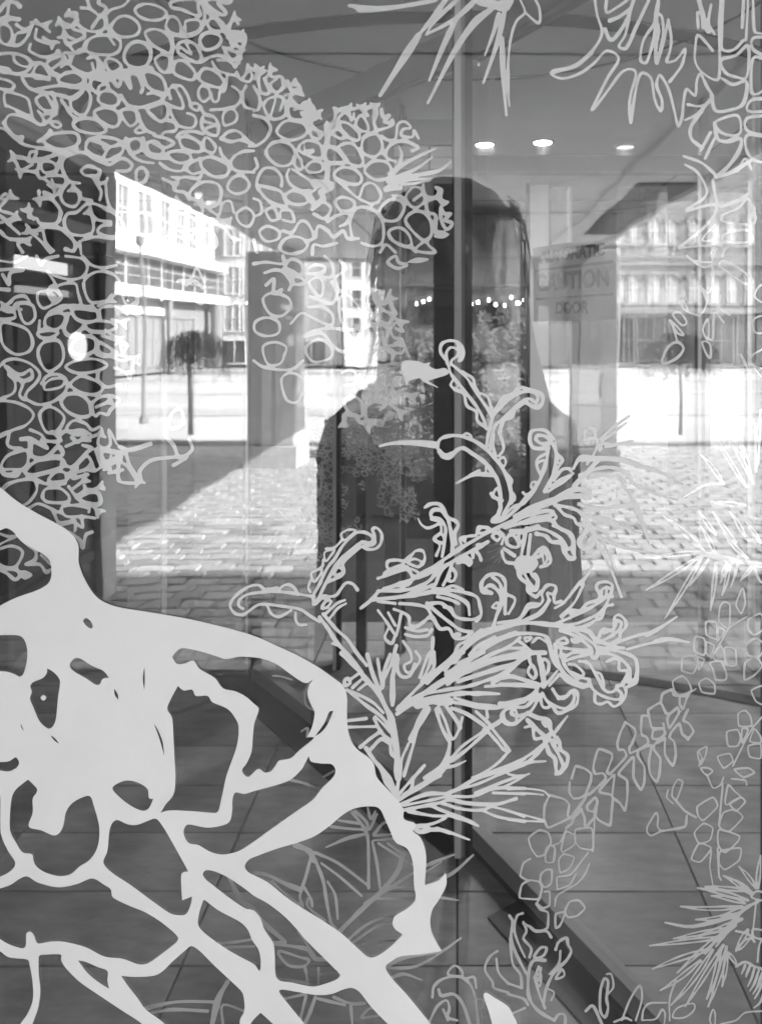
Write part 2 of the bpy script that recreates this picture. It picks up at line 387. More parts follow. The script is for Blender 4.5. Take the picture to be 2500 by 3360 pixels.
# canopy over the entrance
can = thing('entrance_canopy', 'flat grey entrance canopy over the pavement mirrored at the top of the glass', 'canopy', (0, 0, 2.5))
MB().box((-1.95, -8.9, 0), (1.55, -.03, .22)).build('soffit', m_soffit, can)
MB().box((-1.99, -8.94, -.05), (-1.951, -.03, .3)).build('fascia', m_soffit, can); MB().box((1.551, -8.94, -.05), (1.59, -.03, .3)).build('fascia', m_soffit, can)
MB().box((-1.95, -8.94, -.05), (1.55, -8.901, .3)).build('fascia', m_soffit, can)
MB().box((1.03, -8.9, -.03), (1.17, -.03, -.001)).build('pale_strip', m_white, can)
MB().box((1.19, -6.6, -.02), (1.548, -4.2, -.002)).build('dark_panel', m_groove, can)
for y in (-2.0, -5.4):
    MB().box((-1.949, y, -.004), (1.02, y+.008, -.0005)).build('joint', m_groove, can)
MB().box((-.9, -8.8, -.0045), (-.89, -.04, -.001)).build('joint', m_groove, can)
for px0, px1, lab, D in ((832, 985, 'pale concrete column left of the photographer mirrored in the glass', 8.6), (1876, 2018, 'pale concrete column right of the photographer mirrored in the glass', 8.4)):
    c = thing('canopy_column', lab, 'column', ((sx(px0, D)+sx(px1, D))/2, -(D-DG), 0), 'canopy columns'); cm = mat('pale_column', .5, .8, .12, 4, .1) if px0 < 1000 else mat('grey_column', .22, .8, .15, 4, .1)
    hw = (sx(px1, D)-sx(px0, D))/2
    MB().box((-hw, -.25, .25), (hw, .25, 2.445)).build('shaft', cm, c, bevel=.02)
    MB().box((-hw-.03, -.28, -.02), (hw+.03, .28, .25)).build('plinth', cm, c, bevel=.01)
# dark glazed return on the left
ret = thing('glazed_return', 'dark glazed shopfront return with pale end post at the left edge', 'shopfront', (-2.03, 0, 0))
MB().box((-.35, -3.55, 0), (0, -.03, 2.33)).build('dark_glazing', mat('dark_glazing', .012, .15, .3, 2, spec=.4), ret)
MB().box((-.30, -3.70, 0), (.03, -3.55, 2.42)).build('end_post', m_conc, ret)
MB().box((-.36, -3.70, 2.421), (.02, -.03, 2.56)).build('head_rail', m_soffit, ret); MB().box((-.36, -3.549, 2.331), (.02, -.03, 2.42)).build('head_rail', m_dark, ret)
for y in (-3.15, -2.72, -2.3): MB().box((.0005, y, 0), (.02, y+.06, 2.33)).build('mullion', m_dark, ret)
MB().box((.0006, -3.5, .25), (.015, -.03, .3)).build('transom', m_dark, ret)
MB().box((.0207, -3.5, 2.02), (.05, -.03, 2.10)).build('grey_rail', m_paint, ret)
for y0, y1, z0, z1, v in ((-3.28, -2.78, 1.36, 1.66, .05), (-3.36, -3.05, 1.02, 1.30, .09), (-2.98, -2.74, 1.05, 1.33, .04), (-3.45, -2.9, .55, .9, .03), (-2.66, -2.4, 1.2, 1.9, .05)):
    MB().box((.0015, y0, z0), (.012, y1, z1)).build('display_panel', mat('display_%g' % v, v, .5, .6, 9), ret)  # grey patches painting reflections and the lit interior in the glazing
for (p0, p1, y0, y1, lab, v) in ((50, 232, 852, 892, 'bright tube lamp glowing in the dark return, upper of two', .36), (55, 235, 946, 968, 'dimmer thin tube lamp below the bright one in the dark return', .16)):
    D0 = 2.0*F/(VX-p0); D1 = 2.0*F/(VX-p1); Dm = (D0+D1)/2
    t = thing('tube_lamp', lab, 'lamp', (-2.03, 0, 0), 'tube lamps in the return')
    MB().box((.022, -(D1-DG), sz(y1, Dm)), (.034, -(D0-DG), sz(y0, Dm))).build('tube', emit('tube%g' % v, v), t)
    MB().box((.004, -(D1-DG)+.02, sz(y0, Dm)+.001), (.034, -(D0-DG)-.02, sz(y0, Dm)+.02)).build('housing', m_dark, t)
D0, D1 = 2.0*F/(VX-236), 2.0*F/(VX-292)
yc = -(D0+D1-2*DG)/2; t = MB().tube([(-2.026, yc, sz(1136, 3.9)), (-2.004, yc, sz(1136, 3.9)), (-1.996, yc, sz(1136, 3.9))], [.075, .075, .055], 24).build('globe_lamp', emit('light_box', .4)); tag(t, 'small round glowing lamp on the dark return at the left', 'lamp')

# ------------------------------------------------------------------ buildings across the street
def windowed(root, mk, rects, pane_m, frame_m, depth=.06, bars=(1, 1), sill=None, fw=.07):
    """rects in wall coordinates (u0,u1,z0,z1); mk(u,z,d) -> local point d metres proud of the wall"""
    for u0, u1, z0, z1 in rects:
        def bx(a, b_, c, d_, e0, e1):
            P = [mk(u, z, e) for e in (e0, e1) for u, z in ((a, c), (b_, c), (b_, d_), (a, d_))]
            q = MB(); q.v = [tuple(p) for p in P]; q.f = [(0,3,2,1),(4,5,6,7),(0,1,5,4),(1,2,6,5),(2,3,7,6),(3,0,4,7)]; return q
        wn = bx(u0, u1, z0, z1, .004, .02).build('window', pane_m, root)
        fr = MB()
        for q in (bx(u0-fw, u1+fw, z1, z1+fw, .003, depth), bx(u0-fw, u1+fw, z0-fw, z0, .003, depth), bx(u0-fw, u0, z0, z1, .003, depth), bx(u1, u1+fw, z0, z1, .003, depth)):
            k = len(fr.v); fr.v += q.v; fr.f += [tuple(k+i for i in f) for f in q.f]
        nb, mb = bars
        for i in range(1, nb): 
            u = u0+(u1-u0)*i/nb; q = bx(u-fw*.3, u+fw*.3, z0, z1, .021, depth*.8); k = len(fr.v); fr.v += q.v; fr.f += [tuple(k+i2 for i2 in f) for f in q.f]
        for i in range(1, mb):
            z = z0+(z1-z0)*i/mb; q = bx(u0, u1, z-fw*.3, z+fw*.3, .0215, depth*.75); k = len(fr.v); fr.v += q.v; fr.f += [tuple(k+i2 for i2 in f) for f in q.f]
        fr.build('frame', frame_m, wn)
# left: modern block, facade runs away from us
A = Vector((sx(352, 26), -(26-DG))); B = Vector((sx(702, 36), -(36-DG)))
du = (B-A).normalized(); L = (B-A).length; nn = Vector((-du.y, du.x))
if nn.y < 0: nn = -nn
if (Vector((0, 0))-A).dot(nn) < 0: nn = -nn
mb_ = thing('modern_block', 'bright modern block with white bands and gridded glazing across the street', 'building', (A.x, A.y, 0))
def mk(u, z, d): v = du*u+nn*d; return (v.x, v.y, z)
def slabm(u0, u1, z0, z1, d0, d1, nm, m):
    P = [mk(u, z, e) for e in (d0, d1) for u, z in ((u0, z0), (u1, z0), (u1, z1), (u0, z1))]
    q = MB(); q.v = P; q.f = [(0,3,2,1),(4,5,6,7),(0,1,5,4),(1,2,6,5),(2,3,7,6),(3,0,4,7)]; return q.build(nm, m, mb_)
slabm(-12, L, 0, 14, -8, 0, 'wall', m_white)
slabm(-12, L+.2, 4.55, 4.95, .001, .5, 'band', m_white); slabm(-12, L+.2, 2.95, 3.35, .001, .6, 'band', m_white); slabm(-12, L+.2, 7.6, 7.9, .001, .3, 'band', m_white)
slabm(-12, L-.1, .0, 2.94, .001, .03, 'shopfront', m_grey)
windowed(mb_, mk, [(-1+i*2.5, 1.44+i*2.5, 3.42, 4.5) for i in range(0, 5)], mat('curtain_glass', .10, .2, .3, 1), m_white, .07, (2, 3), fw=.03)
windowed(mb_, mk, [(-1+i*1.6, -.1+i*1.6, 5.4, 7.0) for i in range(0, 7)], mat('blind_glass', .2, .3, .5, 1), m_white, .09, (2, 2))
windowed(mb_, mk, [(-1+i*1.6, -.1+i*1.6, 8.4, 10.0) for i in range(0, 7)], mat('blind_glass', .2), m_white, .09, (2, 2))
windowed(mb_, mk, [(-.6, 1.6, .3, 2.2), (2.2, 4.6, .3, 2.2), (5.2, 7.6, .3, 2.2)], m_win, m_grey, .08, (3, 2))
slabm(1.0, 5.0, 2.3, 2.6, .031, .2, 'shop_sign', m_white)
MB().tube([mk(4.0, 0, .45), mk(4.0, 2.95, .45)], .16, 12).build('pillar', m_grey, mb_)
MB().tube([mk(9.0, 0, .45), mk(9.0, 2.95, .45)], .22, 12).build('pillar', m_grey, mb_)
def front_block(name, label, x0, x1, yf, depth, z1, m, cat='building'):
    t = thing(name, label, cat, (x0, yf, 0))
    MB().box((0, -depth, 0), (x1-x0, 0, z1)).build('wall', m, t)
    return t, (lambda u, z, d: (u, d, z))
t, k = front_block('pale_office', 'pale rendered office block between the modern block and the white tower', sx(704, 37), sx(1120, 37), -(37-DG), 8, 11, mat('pale_render', .6, .7, .08, .6))
windowed(t, k, [(.4+i*1.15, 1.2+i*1.15, 1.7+j*1.9, 3.0+j*1.9) for i in range(5) for j in range(4)], m_winp, m_white, .08, (2, 2))
windowed(t, k, [(.3, 1.6, .1, 1.2), (2.2, 3.6, .1, 1.2), (4.2, 5.4, .1, 1.2)], m_win, m_white, .08, (2, 1))
t, k = front_block('white_tower', 'narrow bright white building with dark paired windows left of the head', sx(1126, 36), sx(1236, 36), -(36-DG), 8, 8.2, m_white)
uu = lambda p: sx(p, 36)-sx(1126, 36)
windowed(t, k, [(uu(a), uu(b), sz(d, 36), sz(c, 36)) for a, b in ((1156, 1180), (1204, 1226)) for c, d in ((846, 906), (950, 1008), (740, 800), (1040, 1090))], m_win, m_white, .06, (1, 2), fw=.05)
t, k = front_block('grey_terrace', 'plain grey terrace behind the photographer with two bright white windows', sx(1237, 36), sx(1990, 36), -(36.2-DG), 8, 7.6, mat('terrace_render', .24, .8, .12, 1))
uu = lambda p: sx(p, 36)-sx(1237, 36)
windowed(t, k, [(uu(1768), uu(1804), sz(932, 36), sz(846, 36)), (uu(1766), uu(1806), sz(1062, 36), sz(1010, 36))], m_winp, m_white, .07, (2, 2), fw=.05)
windowed(t, k, [(uu(a), uu(a+34), sz(d, 36), sz(c, 36)) for a in (1280, 1380, 1480, 1580, 1680, 1860) for c, d in ((846, 932), (990, 1060))], m_win, m_stone, .06, (2, 2), fw=.05)
t, k = front_block('brick_terrace', 'old brick terrace with arched pale windows across the street on the right', sx(1992, 35), sx(2760, 35), -(35-DG), 8, 8.6, m_brick)
uu = lambda p: sx(p, 35)-sx(1992, 35)
def arched(root, u, w_, z0, z1):
    n = 8; pts = [(u-w_/2, z0), (u+w_/2, z0), (u+w_/2, z1-w_/2)]+[(u+w_/2*math.cos(math.pi*i/n), z1-w_/2+w_/2*math.sin(math.pi*i/n)) for i in range(1, n)]+[(u-w_/2, z1-w_/2)]
    def pris(P, d0, d1):
        q = MB(); m_ = len(P); q.v = [(a, d0, b) for a, b in P]+[(a, d1, b) for a, b in P]
        q.f = [tuple(range(m_)), tuple(range(m_, 2*m_))[::-1]]+[(i, (i+1) % m_, m_+(i+1) % m_, m_+i) for i in range(m_)]; return q
    wn = pris(pts, .004, .03).build('window', m_winp, root)
    q = MB(); out = [(u+(w_/2+.12)*math.cos(math.pi*i/n), z1-w_/2+(w_/2+.12)*math.sin(math.pi*i/n)) for i in range(n+1)]; inn = [(u+w_/2*math.cos(math.pi*i/n), z1-w_/2+w_/2*math.sin(math.pi*i/n)) for i in range(n+1)]
    for d in (.004, .11):
        q.v += [(a, d, b) for a, b in out]+[(a, d, b) for a, b in inn]
    m_ = n+1
    for i in range(n):
        q.f += [(2*m_+i, 2*m_+i+1, 3*m_+i+1, 3*m_+i), (i, i+1, 2*m_+i+1, 2*m_+i), (m_+i, 3*m_+i, 3*m_+i+1, m_+i+1)]
    q.build('arch', m_stone, wn)
    f = MB().box((u-.025, .031, z0), (u+.025, .06, z1-.03)); f.box((u-w_/2, .0315, (z0+z1)/2-.03), (u+w_/2, .062, (z0+z1)/2+.03)); f.build('glazing_bar', m_white, wn)
    MB().box((u-w_/2-.1, .003, z0-.12), (u+w_/2+.1, .14, z0)).build('sill', m_stone, wn)
for a in (2030, 2086, 2142, 2206, 2268, 2330, 2396, 2460):
    arched(t, uu(a), .5, sz(995, 35), sz(900, 35)); arched(t, uu(a), .46, sz(800, 35), sz(716, 35))
MB().box((-.05, .002, sz(1030, 35)), (11.1, .25, sz(1012, 35))).build('cornice', m_stone, t)
MB().box((-.05, .002, sz(872, 35)), (11.1, .12, sz(862, 35))).build('string_course', m_stone, t)
windowed(t, k, [(uu(a), uu(b), .15, sz(1045, 35)) for a, b in ((2020, 2045), (2052, 2085), (2100, 2180), (2200, 2290), (2310, 2400), (2420, 2490))], m_win, m_stone, .1, (2, 2), fw=.06)
struct(MB().box((-90, -75, -.1), (90, -55, 16)).build('far_blocks', m_grey))

# ------------------------------------------------------------------ street trees, lamp post
def tree(px_, ybase, ytop, wpx, D, lab, seed):
    rg = random.Random(seed); x = sx(px_, D); t = thing('street_tree', lab, 'tree', (x, -(D-DG), 0), 'clipped street trees')
    H = sz(ytop, D); rx = wpx*D/F/2; zc = H-rx*.75
    MB().tube([(0, 0, -.02), (.01, .01, zc*.5), (-.01, 0, zc)], [.035, .026, .02], 10).build('trunk', m_bark, t, True)
    for i in range(6):
        a = i*1.05; MB().tube([(0, 0, zc-.12), (math.cos(a)*rx*.4, math.sin(a)*rx*.4, zc+.08), (math.cos(a)*rx*.75, math.sin(a)*rx*.75, zc+.12)], [.014, .008, .003], 6).build('limb', m_bark, t, True)
    cr = MB()
    for i in range(300):
        a = rg.uniform(0, 2*math.pi); el = rg.random()**.7; r0 = rx*el*rg.uniform(.75, 1.02); top = zc+rx*.62*math.sqrt(max(0, 1-el*el))+rg.uniform(-.03, .04)
        ln = rx*rg.uniform(.35, .95); p = Vector((math.cos(a)*r0, math.sin(a)*r0, top)); out = Vector((math.cos(a), math.sin(a), 0))*rx*.12
        for j in range(34):
            q = j/34; c = p+out*q+Vector((rg.gauss(0, .012), rg.gauss(0, .012), -ln*q)); u = Vector((rg.gauss(0, .6), rg.gauss(0, .6), -1)).normalized(); v = u.orthogonal().normalized(); s_ = .02*rg.uniform(.5, 1.2)
            k = len(cr.v); cr.v += [tuple(c-u*s_), tuple(c+v*s_*.42), tuple(c+u*s_), tuple(c-v*s_*.42)]; cr.f.append((k, k+1, k+2, k+3))
    cr.build('crown', m_leaf, t)
    return t
tree(636, 1430, 1075, 250, 11.3, 'small clipped street tree with dark domed crown on the left', 1)
tree(2226, 1430, 1085, 250, 11.3, 'small clipped street tree with domed crown on the right', 5)
D = 12.4
lp = thing('street_lamp', 'slim dark street lamp post left of the left street tree', 'street lamp', (sx(472, D), -(D-DG), 0))
MB().tube([(0, 0, .0), (0, 0, .12)], .05, 12).build('base', m_paint, lp); MB().tube([(0, 0, .12), (-.02, 0, 1.6), (-.06, 0, 3.0)], [.02, .017, .013], 10).build('pole', m_paint, lp)
MB().tube([(-.06, 0, 3.0), (-.06, 0, 3.04), (-.06, 0, 3.14), (-.06, 0, 3.17)], [.02, .04, .05, .02], 10).build('lantern', m_grey, lp)
TR1 = '''
@cell|cell_cluster
A
o 30 0,70 30,30 60,10 110,20 130,40
o 26 60,30 45,110 0,130
o 40 0,140 60,120 125,125
c 20 0,170 40,160 75,190 80,240 60,290 20,280 0,250
o 22 110,160 160,190 205,170 235,130 270,165 300,175
o 22 205,180 180,240 130,290 80,295 60,285
o 20 90,280 110,220 160,210
o 24 240,190 235,250 300,275 335,285
o 20 200,290 195,330 260,365 320,370 380,345
o 30 330,380 390,360 380,335
o 24 0,350 70,345 150,360 200,400 190,450 130,480 60,470 0,440
o 18 90,360 100,400 150,430 200,430
c 16 10,440 50,440 70,460 40,475 0,465
o 22 0,510 60,525 95,555 70,585 0,575
o 22 210,410 270,410 300,440 330,480 370,490
o 20 240,420 220,470 235,500
o 22 320,515 280,500 200,490 150,500 160,530 190,570 240,590
o 30 240,505 315,510
c 24 380,520 420,480 480,470 530,490 545,530 500,555 430,550
o 22 400,435 440,410 490,450 560,480 640,490
o 20 425,370 435,410
o 20 320,390 310,420 340,460 380,490
o 28 390,140 430,180 490,150 500,90 450,85
o 22 500,150 550,190 600,205 660,200 690,160 690,110 660,100 600,180
o 26 480,190 540,210 550,240 500,265 440,285 420,235
o 26 450,290 490,340 540,330 560,280
o 24 530,50 580,50 570,0
o 22 580,50 620,80 660,105 690,50 640,20 650,0
o 20 690,90 730,60 800,40 840,0
o 18 680,120 700,180 720,250 745,290
c 22 880,60 930,28 1000,30 1065,60 1085,90 1050,125 970,130 905,105
c 22 725,170 770,115 830,105 890,140 910,190 880,230 800,240 740,215
c 22 555,300 590,250 660,230 740,235 785,270 775,330 720,355 620,350 570,335
c 24 810,350 840,295 890,270 945,285 980,330 975,390 940,435 890,445 840,425 812,390
c 22 945,215 990,190 1050,200 1100,240 1120,300 1100,345 1040,320 980,280
c 20 1080,170 1105,110 1150,120 1175,170 1170,225 1110,210
c 20 1215,135 1290,130 1310,170 1280,205 1210,220 1205,170
f 0 1110,20 1160,0 1280,0 1290,50 1300,100 1260,95 1180,60 1120,50
o 22 1310,0 1330,60 1330,130 1300,200 1240,235 1180,235 1120,220
c 24 1300,260 1340,215 1410,220 1440,260 1400,310 1330,320
c 20 1350,150 1390,110 1430,160 1440,200 1380,195
o 30 1390,110 1340,60 1330,0
f 0 1340,0 1500,0 1490,15 1420,20 1470,80 1440,95 1380,60
o 24 1380,100 1450,150 1480,200 1500,150 1520,110 1550,155
o 40 1460,200 1510,240 1560,260
o 30 1520,210 1590,225 1575,310 1530,290
o 24 1480,230 1510,310 1460,320 1500,380 1550,390 1530,430
c 24 1160,340 1165,280 1230,270 1280,300 1310,370 1290,405 1240,390 1190,360
o 18 1180,310 1230,345 1245,350 1215,290
c 22 1010,390 1050,355 1095,365 1105,420 1080,470 1040,450
o 20 1120,240 1125,330 1105,470
c 22 1130,450 1145,400 1190,395 1240,430 1270,480 1250,520 1190,505 1140,480
c 24 1295,490 1320,450 1370,450 1430,490 1460,540 1430,570 1350,550 1300,520
o 24 1310,400 1370,370 1430,360 1480,390 1530,430
o 20 1380,400 1410,450 1480,480 1540,490
o 20 1480,490 1470,540 1460,590 1430,600 1420,650 1390,660 1370,610
c 20 1290,600 1310,560 1350,570 1370,620 1330,660 1300,640
o 20 1540,470 1560,510 1620,530 1640,490 1620,450
o 20 1510,560 1560,600 1560,660 1510,700 1370,715
o 20 1600,560 1580,600 1590,690 1652,710
c 18 1450,790 1455,740 1500,700 1540,740 1530,790 1470,815
c 22 640,640 660,600 720,590 770,630 765,680 700,690 655,670
o 60 600,490 700,500 800,470 900,460 980,450
o 22 600,410 615,470
o 22 640,410 640,480
o 24 570,380 620,370 660,420 680,480
c 20 690,390 740,385 790,430 740,480 700,440
o 30 720,500 770,560 800,500 850,570 830,480
o 26 900,490 930,570 920,600
o 24 930,490 970,570 1060,610
o 20 960,610 1000,605 1050,620
o 24 980,460 1050,500 1080,570 1065,640 1000,680 900,700 830,680 790,620
o 24 600,500 590,560 630,600 650,560 700,545 705,580
o 22 560,490 560,560 590,620 580,700 540,750 480,720 460,660 490,620 540,590 530,560
f 0 250,580 400,555 500,570 540,560 530,600 480,640 400,620 300,600
o 24 340,600 370,680 360,730 300,740
c 22 240,640 290,615 330,660 350,710 300,720 250,680
o 24 400,650 430,690 460,740 490,770
o 20 40,690 30,640 40,600 110,610 180,640 200,700 215,770
o 20 60,690 120,720 200,755
o 22 30,800 60,750 130,750 210,780 260,810 300,800 340,760 370,740
o 24 30,800 60,850 110,890 150,890 140,920
o 20 0,830 50,850 100,900 160,940 250,960
o 20 250,720 280,760 290,800
c 20 335,800 370,790 400,815 370,830
c 24 480,800 540,770 610,775 670,810 690,850 640,870 560,860 500,840
c 24 620,720 680,700 750,715 780,760 770,810 730,825 660,790 620,750
c 22 790,720 850,710 890,730 890,790 850,820 810,780
o 22 900,740 920,800 960,850 1010,870
c 20 880,850 910,825 940,855 900,865
f 0 960,700 1080,670 1090,750 1050,790 1000,760
o 20 1090,680 1150,700 1190,700 1180,640 1130,560 1100,590 1110,640
o 22 1130,560 1180,560 1220,620 1240,680
o 20 1100,700 1130,770 1170,820 1250,830 1275,790 1260,750 1220,735
o 22 1080,780 1140,800 1140,850 1070,860 1050,890
c 20 1240,690 1270,670 1300,690 1280,720
o 24 1310,700 1330,740 1390,760 1420,810 1410,880 1340,860 1310,810 1320,760
o 22 1330,790 1400,810 1350,830
@cell|cell_cluster
A
c 24 285,910 330,875 430,860 500,870 515,920 470,960 380,970 310,940
o 30 250,920 300,890 330,850
o 30 250,960 330,970 400,990 500,965
c 22 560,960 580,910 680,890 790,920 800,980 770,1010 700,1040 640,1020 580,990
o 26 610,910 700,950 680,1010
o 26 680,960 740,950 800,930
o 22 820,900 830,960 870,1020 930,1050 1000,1060
c 22 840,920 890,900 925,930 910,980 850,990
c 22 960,930 1010,920 1060,970 1050,1020 1000,1010 965,980
o 40 930,900 960,1000 1080,1020
o 24 1000,880 1080,900 1130,930 1070,960 1000,930
c 22 1170,900 1230,890 1300,930 1310,980 1260,985 1190,960
o 22 1150,890 1180,860 1260,855 1320,870
c 22 1090,1000 1150,980 1230,1000 1240,1040 1180,1060 1120,1040
c 22 1325,960 1330,900 1360,900 1400,950 1390,990 1350,985
c 24 1310,1040 1370,1020 1450,1050 1490,1090 1470,1140 1400,1150 1340,1120 1310,1080
o 24 1652,980 1580,985 1520,1020 1500,1070 1540,1110 1652,1120
o 22 1430,960 1440,1000 1480,1050
o 22 1440,900 1480,860 1540,850 1600,900 1640,940
o 22 1435,900 1500,920 1570,910 1652,945
c 22 1480,1220 1510,1160 1570,1140 1620,1190 1600,1240 1530,1260
c 24 1230,1270 1280,1200 1350,1180 1420,1200 1440,1260 1410,1330 1340,1340 1290,1310
o 22 1230,1300 1200,1250 1140,1240 1130,1200 1160,1160 1120,1150
o 22 1200,1090 1250,1130 1310,1120 1290,1160 1210,1150 1160,1160
o 24 1040,1060 1100,1100 1180,1110 1240,1060 1300,1030
o 24 720,1070 800,1030 860,1070 830,1110 760,1110
o 22 890,1180 890,1110 930,1090 960,1130 940,1180 900,1190
o 24 400,1070 430,1020 510,990 570,1000 620,1040 700,1070
o 22 400,1070 420,1130 460,1180 520,1190
f 0 530,1110 570,1080 620,1090 650,1110 640,1140 560,1140
o 20 600,1140 640,1210 660,1250 650,1300
o 20 640,1140 650,1190 690,1180 700,1160
f 0 85,1020 150,1020 200,1050 260,1040 240,1110 180,1110 130,1100 110,1060
o 24 190,1040 200,990 240,990 230,1040 350,1010 400,1000
c 20 270,1060 330,1050 370,1080 360,1110 290,1120
o 22 370,1110 390,1040 400,1000
o 22 240,1120 270,1160 330,1140 420,1150 430,1200 400,1250
o 22 340,1170 350,1220 310,1200
o 26 255,1240 265,1290 330,1290 380,1340 400,1380
o 22 290,1250 360,1270 400,1220 440,1190
o 22 400,1230 400,1290 430,1330 490,1340 520,1290 500,1230 480,1240
o 20 510,1240 540,1290 600,1300
o 24 700,1360 620,1325 560,1330 500,1380 440,1390 420,1450 450,1510 520,1530 590,1520 610,1480 600,1400 570,1370
o 22 600,1400 640,1430 720,1440
o 22 720,1460 660,1470 640,1510 720,1540 800,1520 800,1450 760,1400 690,1360
o 28 210,1360 190,1410 240,1420 260,1450 330,1460 380,1440 395,1390
o 28 180,1500 240,1500 290,1475 380,1480 440,1520 490,1580 480,1630 430,1620
o 20 280,1490 300,1570 350,1630
o 20 210,1520 260,1560 330,1640
o 22 0,1290 40,1260 50,1290 0,1360 80,1390 120,1420 60,1450 130,1520
o 24 0,1400 60,1450
o 24 0,1500 60,1550 190,1560 120,1580 150,1640
o 22 520,1570 530,1652
o 20 540,1560 620,1540 740,1550
o 18 690,1200 700,1300 740,1370 850,1380
c 18 870,1480 870,1410 930,1380 1000,1390 1060,1420 1070,1480 1000,1520 920,1520
c 18 1120,1400 1200,1390 1270,1430 1280,1480 1200,1500 1120,1480
f 0 1250,1530 1350,1490 1410,1570 1380,1620 1290,1600
o 20 1140,1290 1160,1350 1240,1350 1180,1320
o 24 1290,1310 1320,1370 1300,1410 1380,1450 1420,1410 1370,1370
o 24 1390,1450 1460,1480 1500,1540 1560,1560
o 20 1430,1390 1450,1320 1500,1310 1520,1380
c 20 1540,1390 1600,1350 1652,1400 1620,1470 1560,1450
c 18 1050,1560 1120,1530 1200,1560 1180,1620 1090,1630
@cell|cell_cluster
B
o 22 0,460 70,460 30,500 50,600 100,600 70,510
o 24 100,460 120,500 180,500 190,570 140,600 110,550 150,510
o 30 220,530 250,590 290,575 240,620 240,660
c 20 65,690 100,640 180,630 215,700 190,760 110,770
o 16 140,650 110,760
o 16 190,660 170,720
o 40 240,660 300,700 340,670 380,700 400,760 320,740
f 0 220,690 320,700 410,760 320,780 240,770
o 20 0,560 40,640 30,710 0,720
o 22 0,750 70,770 110,830 80,900 20,945 -30,950
c 20 150,850 200,790 290,790 345,830 330,880 250,910 180,890
o 20 350,800 375,800 370,880 420,900 440,870 390,840
o 20 330,780 350,830
c 22 80,980 120,930 190,920 250,950 270,1010 230,1070 160,1075 100,1030
c 22 295,950 340,915 420,930 450,990 430,1030 350,1010 300,980
f 0 330,930 340,970 390,965 390,995 330,990
o 20 270,990 310,1050 310,1100 270,1080 260,1020
c 20 340,1090 380,1050 440,1060 440,1110 370,1120
o 36 470,810 480,900 460,1000 480,1080 470,1200
o 24 480,880 540,840 600,880 560,900 500,860
o 24 540,720 590,720 550,770 540,830
o 20 590,720 640,770 650,740
c 22 560,800 610,800 680,860 680,910 630,900 580,860
c 20 670,780 700,750 740,810 740,850 700,850 665,820
o 26 640,710 700,700 740,750
o 26 740,700 780,690 800,740 780,790 790,830
o 26 830,710 840,760 880,750 850,790 900,800
c 22 700,960 720,890 790,870 830,920 830,980 780,1020 720,1000
o 22 720,890 800,850 890,820 900,780
o 20 830,880 870,910 920,900 935,810 980,790 1020,830 970,840 960,880 1030,890 1040,850 1070,900
o 26 850,1000 890,940 970,915 1040,940 1070,960 1030,980
o 18 850,1000 870,1030 920,1050
c 22 555,950 620,930 670,960 710,1040 690,1080 620,1060 570,1000
o 26 480,950 540,970 600,1050 500,1060
c 22 720,1100 770,1050 850,1050 890,1090 880,1150 800,1170 740,1140
c 22 520,1140 570,1090 650,1100 700,1150 680,1195 600,1190
o 20 540,1170 620,1240 680,1290 770,1330
o 20 690,1270 720,1200 780,1195 825,1260 810,1310 780,1320
o 22 180,1210 180,1150 130,1095 60,1100 20,1180 30,1230
o 20 250,1100 330,1150 400,1200 390,1240 320,1240 240,1200 215,1140 230,1100
f 0 30,1210 100,1220 180,1250 210,1340 120,1320 60,1270
c 20 200,1280 250,1240 320,1260 350,1310 300,1330 240,1320
c 22 530,1310 580,1280 650,1310 640,1360 570,1370
o 50 400,1190 500,1200 440,1250
o 40 350,1250 400,1330 450,1290
o 24 380,1360 430,1310 500,1350 460,1420 390,1390
o 22 480,1440 540,1400 620,1390 600,1450 560,1470
o 22 640,1550 625,1450 650,1370 710,1345 800,1380 840,1460 835,1570 780,1600 700,1580
c 22 815,1370 880,1300 960,1310 975,1360 930,1430 850,1430
o 20 900,1270 960,1280 975,1340
c 20 990,1270 1040,1215 1100,1240 1105,1310 1050,1350 1000,1320
o 20 1040,1300 1090,1260
o 20 1100,1200 1110,1270 1180,1280 1200,1240 1180,1220
o 20 1120,1310 1180,1290 1230,1310
f 0 1180,1210 1230,1230 1225,1290 1270,1310 1235,1340 1200,1310 1210,1260
c 22 985,1430 1030,1380 1100,1380 1150,1440 1150,1530 1100,1560 1020,1490
o 24 1120,1330 1130,1380 1180,1400 1180,1500 1230,1510
f 0 1215,1350 1240,1390 1280,1390 1240,1430 1290,1450 1255,1490 1220,1440
f 0 1200,1510 1270,1520 1230,1550 1170,1540
c 22 880,1500 950,1480 1010,1530 1020,1600 950,1590 890,1550
o 22 1020,1600 1050,1640
c 20 1050,1620 1110,1570 1140,1600 1180,1640 1100,1640
c 22 170,1600 210,1550 290,1540 350,1580 320,1630 240,1650 180,1630
o 22 0,1560 20,1640
c 20 40,1500 90,1470 160,1500 160,1550 90,1570 50,1540
o 22 190,1500 250,1510 300,1440 350,1450 390,1540 340,1570
c 20 80,1370 130,1350 155,1420 110,1430
o 22 170,1420 180,1370 240,1370 260,1440 190,1430
o 24 400,1540 420,1470 480,1500 520,1540 580,1500 610,1550 680,1550
o 22 380,1652 390,1590 450,1600 540,1580
o 22 820,1640 860,1590 920,1640
o 20 0,1290 40,1310 50,1380 0,1410
o 22 10,1030 25,1080 0,1110
@cell|cell_cluster
D
o 18 0,30 100,40 180,0
o 22 240,0 270,60 300,20 380,0
o 26 0,90 80,85 150,90 70,110 60,180 20,120
o 28 0,215 60,220
o 20 430,0 540,20 570,80 530,140 440,150 340,120 310,100 360,180 320,220
o 20 540,0 600,60 680,75 760,60
c 20 545,180 590,120 660,100 740,120 780,180 730,270 650,300 580,290
